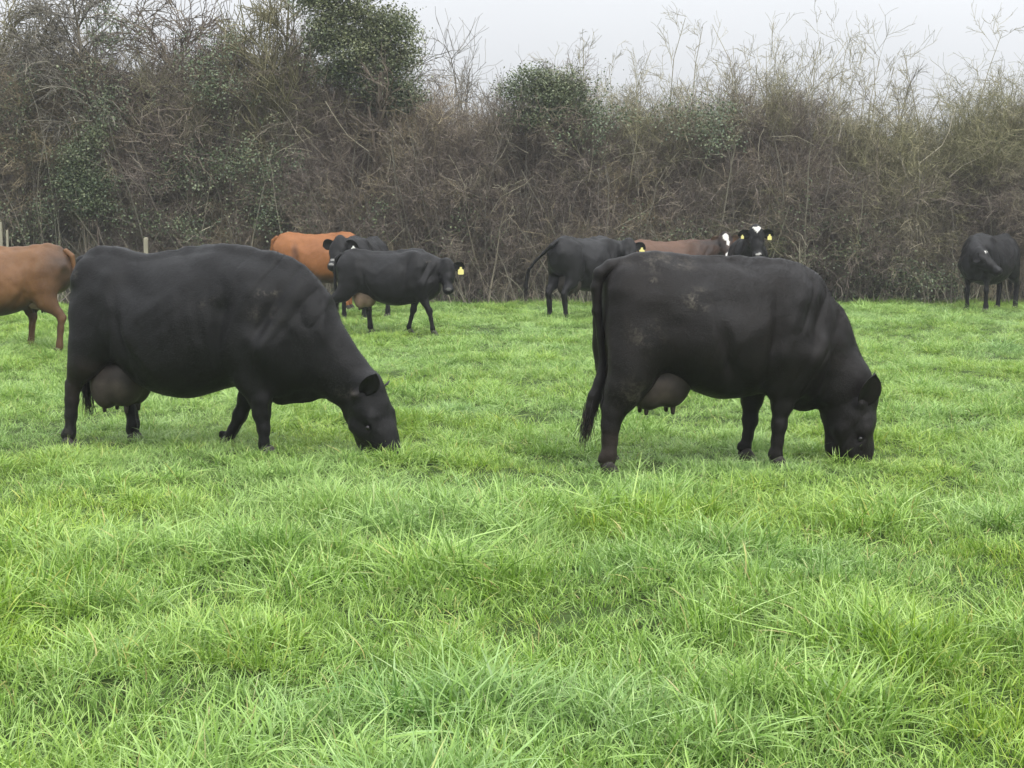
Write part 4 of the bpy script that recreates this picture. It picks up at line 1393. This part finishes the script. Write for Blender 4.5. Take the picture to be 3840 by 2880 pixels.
def right_cow():
    yaw = 11
    cy, sy = math.cos(RAD(yaw)), math.sin(RAD(yaw))
    def p(x, y, lat=0.0):
        # screen x of a point that lies lat metres to the cow's left
        return ((x - 900) / 1028.0 / cy + lat * sy / cy, (1475 - y) / 1028.0)
    T = []
    for x, t, b, w_ in ((218, 190, 600, 0.14), (255, 128, 690, 0.20), (330, 95, 760, 0.24), (430, 75, 800, 0.262), (540, 67, 830, 0.275), (640, 76, 870, 0.29), (740, 90, 920, 0.315), (850, 97, 975, 0.34),
                        (960, 96, 1012, 0.35), (1100, 97, 1008, 0.345), (1250, 106, 980, 0.315), (1380, 126, 975, 0.28), (1480, 152, 1020, 0.25), (1560, 190, 1060, 0.22), (1620, 235, 1050, 0.185), (1680, 290, 960, 0.14)):
        X, zt = p(x, t)
        T.append((X, zt, p(x, b)[1], w_))
    def leg(pts, y):
        return [(p(x, z, y * k)[0], y * k, p(x, z)[1], r) for x, z, r, k in pts]
    near, far = -0.165, 0.165
    legs = [
        leg([(420, 500, 0.185, 0.7), (420, 680, 0.17, 0.95), (385, 820, 0.130, 1), (322, 950, 0.095, 0.95), (268, 1065, 0.074, 0.9), (250, 1150, 0.062, 0.9), (243, 1250, 0.054, 0.9), (238, 1340, 0.050, 0.95), (228, 1430, 0.050, 0.95)], near),
        leg([(330, 500, 0.185, 0.7), (330, 680, 0.16, 0.95), (310, 830, 0.11, 1), (285, 960, 0.08, 0.95), (258, 1060, 0.056, 0.9), (268, 1160, 0.046, 0.9), (272, 1260, 0.042, 0.9), (276, 1380, 0.045, 0.95)], far),
        leg([(1440, 700, 0.15, 0.95), (1410, 900, 0.105, 1), (1390, 1040, 0.070, 1), (1374, 1170, 0.053, 1), (1362, 1280, 0.039, 1), (1358, 1380, 0.038, 1), (1362, 1435, 0.041, 1)], near),
        leg([(1330, 700, 0.14, 0.95), (1275, 880, 0.10, 1), (1244, 1050, 0.070, 1), (1236, 1185, 0.055, 1), (1222, 1290, 0.039, 1), (1210, 1370, 0.038, 1), (1206, 1410, 0.041, 1)], far)]
    neck = []
    for x, z, r in ((1440, 520, 0.36), (1600, 630, 0.275), (1735, 790, 0.190), (1835, 930, 0.146), (1895, 1035, 0.136)):
        X, Z = p(x, z)
        neck.append((X, -0.08 * (x > 1800), Z, r))
    dew = [(p(1480, 1010)[0], 0, p(1480, 1010)[1], 0.065), (p(1580, 1010)[0], 0, p(1580, 1010)[1], 0.06), (p(1660, 985)[0], 0, p(1660, 985)[1], 0.065)]
    pl = p(1978, 985)
    c = p
    make_cow(dict(label='large black cow grazing on the right with its rump and tail turned to the camera', mat=MAT_BROWNBLACK, h=0.0135, pos=(1.252, 8.6), yaw=yaw, dz=-0.01, ribs=0.0010, hair=30000, torso=T, legs=legs, neck=neck, dewlap=dew,
                  hook=(c(800, 0)[0], c(0, 190)[1], 0.275), shoulder=(c(1400, 0)[0], c(0, 560)[1]), neck_ratio=0.60, expo=2.25,
                  head=dict(poll=(pl[0] + 0.02, -0.10, pl[1] - 0.01), u=(0.06, -0.10, -1.0), v=(0.93, -0.30, 0.1), s=1.10, len=1.22, deep=1.10, ear_l=(0.38, -0.25, 0.85, 1), ear_r=(0.2, 0.8, 0.2, 1), open_l=(0.45, -0.85, -0.1), ear_s=0.95),
                  udder=dict(c=c(575, 905, -0.06), r=(0.18, 0.15, 0.14)),
                  under=[((c(250, 0)[0], -0.02, c(0, 700)[1]), (0.12, 0.14, 0.22)), ((c(235, 0)[0], -0.15, c(0, 1330)[1]), (0.16, 0.14, 0.13))],
                  dust=[((c(690, 0)[0] + 0.05, -0.3, c(0, 340)[1]), (0.09, 0.3, 0.07), 1.0), ((c(560, 0)[0], -0.1, c(0, 110)[1]), (0.22, 0.3, 0.06), 0.7), ((c(400, 0)[0], -0.3, c(0, 560)[1]), (0.12, 0.3, 0.14), 0.45),
                        ((c(340, 0)[0], -0.2, c(0, 950)[1]), (0.12, 0.2, 0.14), 0.5), ((c(430, 0)[0] + 0.04, -0.2, c(0, 220)[1]), (0.025, 0.2, 0.02), 1.0)],
                  tail=[(*(lambda a: (a[0] + dx, 0.0, a[1]))(c(x, z)), r) for x, z, r, dx in ((330, 120, 0.05, 0), (250, 140, 0.048, 0), (180, 180, 0.040, 0), (158, 270, 0.034, 0), (165, 420, 0.028, 0), (188, 580, 0.024, 0), (203, 760, 0.022, 0),
                                                                              (185, 880, 0.034, 0), (152, 980, 0.042, 0), (134, 1050, 0.038, 0), (115, 1120, 0.028, 0), (102, 1180, 0.014, 0))]))
right_cow()

# --- a standing cow of ordinary proportions, posed
def std_torso():
    return [(-0.86, 1.15, 0.92, 0.10), (-0.82, 1.26, 0.82, 0.17), (-0.72, 1.33, 0.76, 0.23), (-0.58, 1.355, 0.72, 0.26), (-0.42, 1.335, 0.64, 0.285), (-0.2, 1.31, 0.53, 0.335), (0.0, 1.315, 0.475, 0.36), (0.18, 1.335, 0.475, 0.35),
            (0.36, 1.355, 0.51, 0.31), (0.5, 1.355, 0.55, 0.265), (0.62, 1.31, 0.55, 0.225), (0.72, 1.22, 0.60, 0.185), (0.80, 1.08, 0.70, 0.13)]
def hind(y, fx=-0.74, lift=0.0):
    kx = -0.58 + 0.35 * (fx + 0.74)
    hx_ = fx - 0.04
    return [(-0.58, y * 0.75, 1.02, 0.19), (kx + 0.02, y * 0.98, 0.80, 0.155), (kx - 0.02 + 0.2 * (fx + 0.74), y, 0.66, 0.105), (hx_ + 0.03, y * 0.95, 0.52, 0.064), (hx_ - 0.01, y * 0.93, 0.45, 0.052), (hx_ + 0.01, y * 0.93, 0.33, 0.043), (fx - 0.01, y * 0.95, 0.14, 0.042), (fx + 0.01, y * 0.95, 0.055, 0.044)]
def fore(y, fx=0.46):
    k = fx - 0.46
    return [(0.50, y * 0.95, 0.98, 0.15), (0.45 + 0.15 * k, y, 0.72, 0.105), (0.46 + 0.5 * k, y, 0.54, 0.070), (0.475 + 0.72 * k, y, 0.40, 0.053), (0.47 + 0.86 * k, y, 0.27, 0.038), (fx, y, 0.13, 0.042), (fx + 0.02, y, 0.055, 0.042)]
def neck_to(poll, u, v, s, base=(0.50, 0.0, 1.02)):
    """from the shoulders up into the back of the skull"""
    poll = np.array(poll, float)
    u, v, wv = frame(u, v)
    end = poll + s * (0.07 * u - 0.13 * v)
    b = np.array(base)
    m1 = b * 0.62 + end * 0.38
    m2 = b * 0.25 + end * 0.75
    m2 = m2 - 0.03 * v
    return [(*b, 0.27), (*m1, 0.205), (*m2, 0.150), (*end, 0.125)]

def other_cow(label, mat, pos, yaw, poll, u, v, scale=1.0, hinds=(-0.74, -0.74), fores=(0.46, 0.46), udder=None, head_kw=None, hs_=1.0, tail='hang', h=0.023, **kw):
    th = RAD(yaw)
    ct, sn = math.cos(th), math.sin(th)
    lu = (u[0] * ct + u[1] * sn, -u[0] * sn + u[1] * ct, u[2])
    lv = (v[0] * ct + v[1] * sn, -v[0] * sn + v[1] * ct, v[2])
    hd = dict(poll=poll, u=lu, v=lv, s=hs_)
    hd.update(head_kw or {})
    if tail == 'hang':
        tail = [(-0.80, 0, 1.28, 0.038), (-0.87, 0, 1.22, 0.034), (-0.90, 0, 1.05, 0.027), (-0.90, 0, 0.8, 0.023), (-0.88, 0, 0.62, 0.03), (-0.88, 0, 0.5, 0.03), (-0.88, 0, 0.42, 0.014)]
    spec = dict(label=label, mat=mat, pos=pos, yaw=yaw, scale=scale, h=h, torso=std_torso(), legs=[hind(-0.17, hinds[0]), hind(0.17, hinds[1]), fore(-0.17, fores[0]), fore(0.17, fores[1])],
                neck=neck_to(poll, lu, lv, hs_), hook=(-0.50, 1.325, 0.265), shoulder=(0.44, 0.98), neck_ratio=0.75, head=hd, udder=udder, tail=tail)
    spec.update(kw)
    make_cow(spec)

def herd():
    U1 = dict(c=(-0.46, 0.60), r=(0.17, 0.15, 0.14))
    # brown cow cut by the left edge, facing left
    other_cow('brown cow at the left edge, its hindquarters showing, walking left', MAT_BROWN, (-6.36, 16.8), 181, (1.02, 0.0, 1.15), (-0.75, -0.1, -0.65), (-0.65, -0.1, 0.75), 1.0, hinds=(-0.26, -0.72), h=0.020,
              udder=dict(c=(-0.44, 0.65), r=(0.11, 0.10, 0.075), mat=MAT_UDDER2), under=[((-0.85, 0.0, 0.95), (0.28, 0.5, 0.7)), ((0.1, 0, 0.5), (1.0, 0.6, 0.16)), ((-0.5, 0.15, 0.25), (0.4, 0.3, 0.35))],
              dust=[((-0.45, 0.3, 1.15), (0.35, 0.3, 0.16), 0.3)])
    # orange red cow behind
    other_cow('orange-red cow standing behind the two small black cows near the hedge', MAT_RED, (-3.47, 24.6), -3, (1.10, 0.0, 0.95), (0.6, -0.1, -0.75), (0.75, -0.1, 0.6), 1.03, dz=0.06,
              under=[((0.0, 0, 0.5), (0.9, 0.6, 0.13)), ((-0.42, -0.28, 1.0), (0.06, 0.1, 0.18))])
    # black cow facing the camera with white bands on the muzzle
    other_cow('black cow facing the camera in front of the orange-red cow, white bands across its nose', MAT_BLACK, (-2.46, 22.3), -103, (0.98, -0.05, 1.34), (-0.20, -0.50, -0.84), (-0.25, -0.80, 0.55), 1.02, hs_=1.03,
              head_kw=dict(tag_r=('w', 1.0), marks=[('spot', 0.37, 0.0, 0.018, 0.06, -0.16, 0.35), ('spot', 0.45, 0.0, 0.014, 0.06, -0.16, 0.3)], ear_r=(0.2, -0.25, 1), ear_l=(0.25, -0.25, 1)))
    # small black cow walking right with yellow tag
    other_cow('small black cow walking right with pinkish udder and a yellow ear tag', MAT_BLACK, (-1.75, 19.4), -6, (0.92, -0.10, 1.18), (0.08, -0.42, -0.88), (0.12, -0.85, 0.5), 0.905, hinds=(-0.98, -0.36), fores=(0.70, 0.26), h=0.020,
              udder=dict(c=(-0.42, 0.60), r=(0.16, 0.14, 0.15), mat=MAT_UDDER2), head_kw=dict(tag_r=('y', 1.3), marks=[('spot', 0.47, 0.0, 0.022, 0.05, -0.12, 0.10)], ear_l=(0.1, -0.3, 1), ear_r=(0.1, -0.3, 1)),
              dust=[((0.62, -0.2, 1.16), (0.07, 0.2, 0.05), 1.0)])
    # black cow from behind with tail swung left, head turned back
    th = RAD(50)
    other_cow('black cow seen from behind, tail swung out left, head turned back', MAT_BLACK, (1.25, 22.7), 50, (0.72, -0.34, 1.30), (0.05, -0.55, -0.82), (0.05, -0.78, 0.6), 1.03,
              udder=U1, head_kw=dict(tag_r=('y', 1.3)),
              tail=[(-0.80, 0, 1.28, 0.038), (-0.87, 0.04, 1.22, 0.034), (-0.92, 0.16, 1.10, 0.026), (-0.96, 0.30, 0.97, 0.022), (-0.99, 0.40, 0.84, 0.024), (-1.0, 0.44, 0.70, 0.032), (-1.0, 0.45, 0.55, 0.032), (-1.0, 0.45, 0.45, 0.014)])
    # umber cow behind with white-blazed face
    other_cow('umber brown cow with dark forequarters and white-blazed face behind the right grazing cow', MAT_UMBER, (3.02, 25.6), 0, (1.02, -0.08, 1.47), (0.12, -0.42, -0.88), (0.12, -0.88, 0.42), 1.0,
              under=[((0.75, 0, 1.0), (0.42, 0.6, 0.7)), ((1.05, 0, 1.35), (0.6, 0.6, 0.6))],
              head_kw=dict(marks=[('spot', 0.06, 0.02, 0.07, 0.055, -0.12), ('spot', 0.16, -0.01, 0.07, 0.03, -0.12), ('spot', 0.43, 0.015, 0.075, 0.06, -0.16)]))
    # black cow with white triangle
    other_cow('black cow facing the camera with a white triangle on its forehead', MAT_BLACK, (4.13, 23.7), -93, (0.98, 0.03, 1.51), (0.02, -0.38, -0.92), (0.0, -0.92, 0.38), 1.03,
              head_kw=dict(tag_l=('y', 0.7), tag_r=('y', 1.0), marks=[('tri', -0.01, 0.11, 0.075), ('spot', 0.45, 0.0, 0.016, 0.05, -0.2, 0.5)]), white=[((0.80, 0.14, 0.98), (0.1, 0.05, 0.04))])
    # black cow at right edge
    other_cow('black cow at the right edge with head turned right and white forehead spots', MAT_BLACK, (8.97, 25.3), -134, (0.80, 0.22, 1.10), (0.60, -0.42, -0.68), (0.45, -0.55, 0.72), 1.07,
              head_kw=dict(marks=[('spot', 0.07, 0.02, 0.026, 0.02, -0.12), ('spot', 0.08, -0.06, 0.022, 0.015, -0.14, 0.8)]), white=[((-0.42, 0.28, 0.55), (0.09, 0.15, 0.12))])
herd()

# ---------------------------------------------------------------- mist in the air
def build_haze(dens):
    me = bpy.data.meshes.new('haze')
    a, b, c, d, z0, z1 = -150, 150, -50, 150, -2.0, 14.0
    V = [(a, c, z0), (b, c, z0), (b, d, z0), (a, d, z0), (a, c, z1), (b, c, z1), (b, d, z1), (a, d, z1)]
    me.from_pydata(V, [], [(0, 3, 2, 1), (4, 5, 6, 7), (0, 1, 5, 4), (1, 2, 6, 5), (2, 3, 7, 6), (3, 0, 4, 7)])
    m = M('haze')
    v = m.n('ShaderNodeVolumePrincipled')
    v.inputs['Color'].default_value = (0.93, 0.95, 0.97, 1)
    v.inputs['Density'].default_value = dens
    v.inputs['Anisotropy'].default_value = 0.0
    m.l(v.outputs[0], m.out.inputs['Volume'])
    me.materials.append(m.m)
    o = link('haze', me)
    tag(o, 'thin pale mist over the field and the hedge', None, None, 'stuff')
build_haze(0.0012)
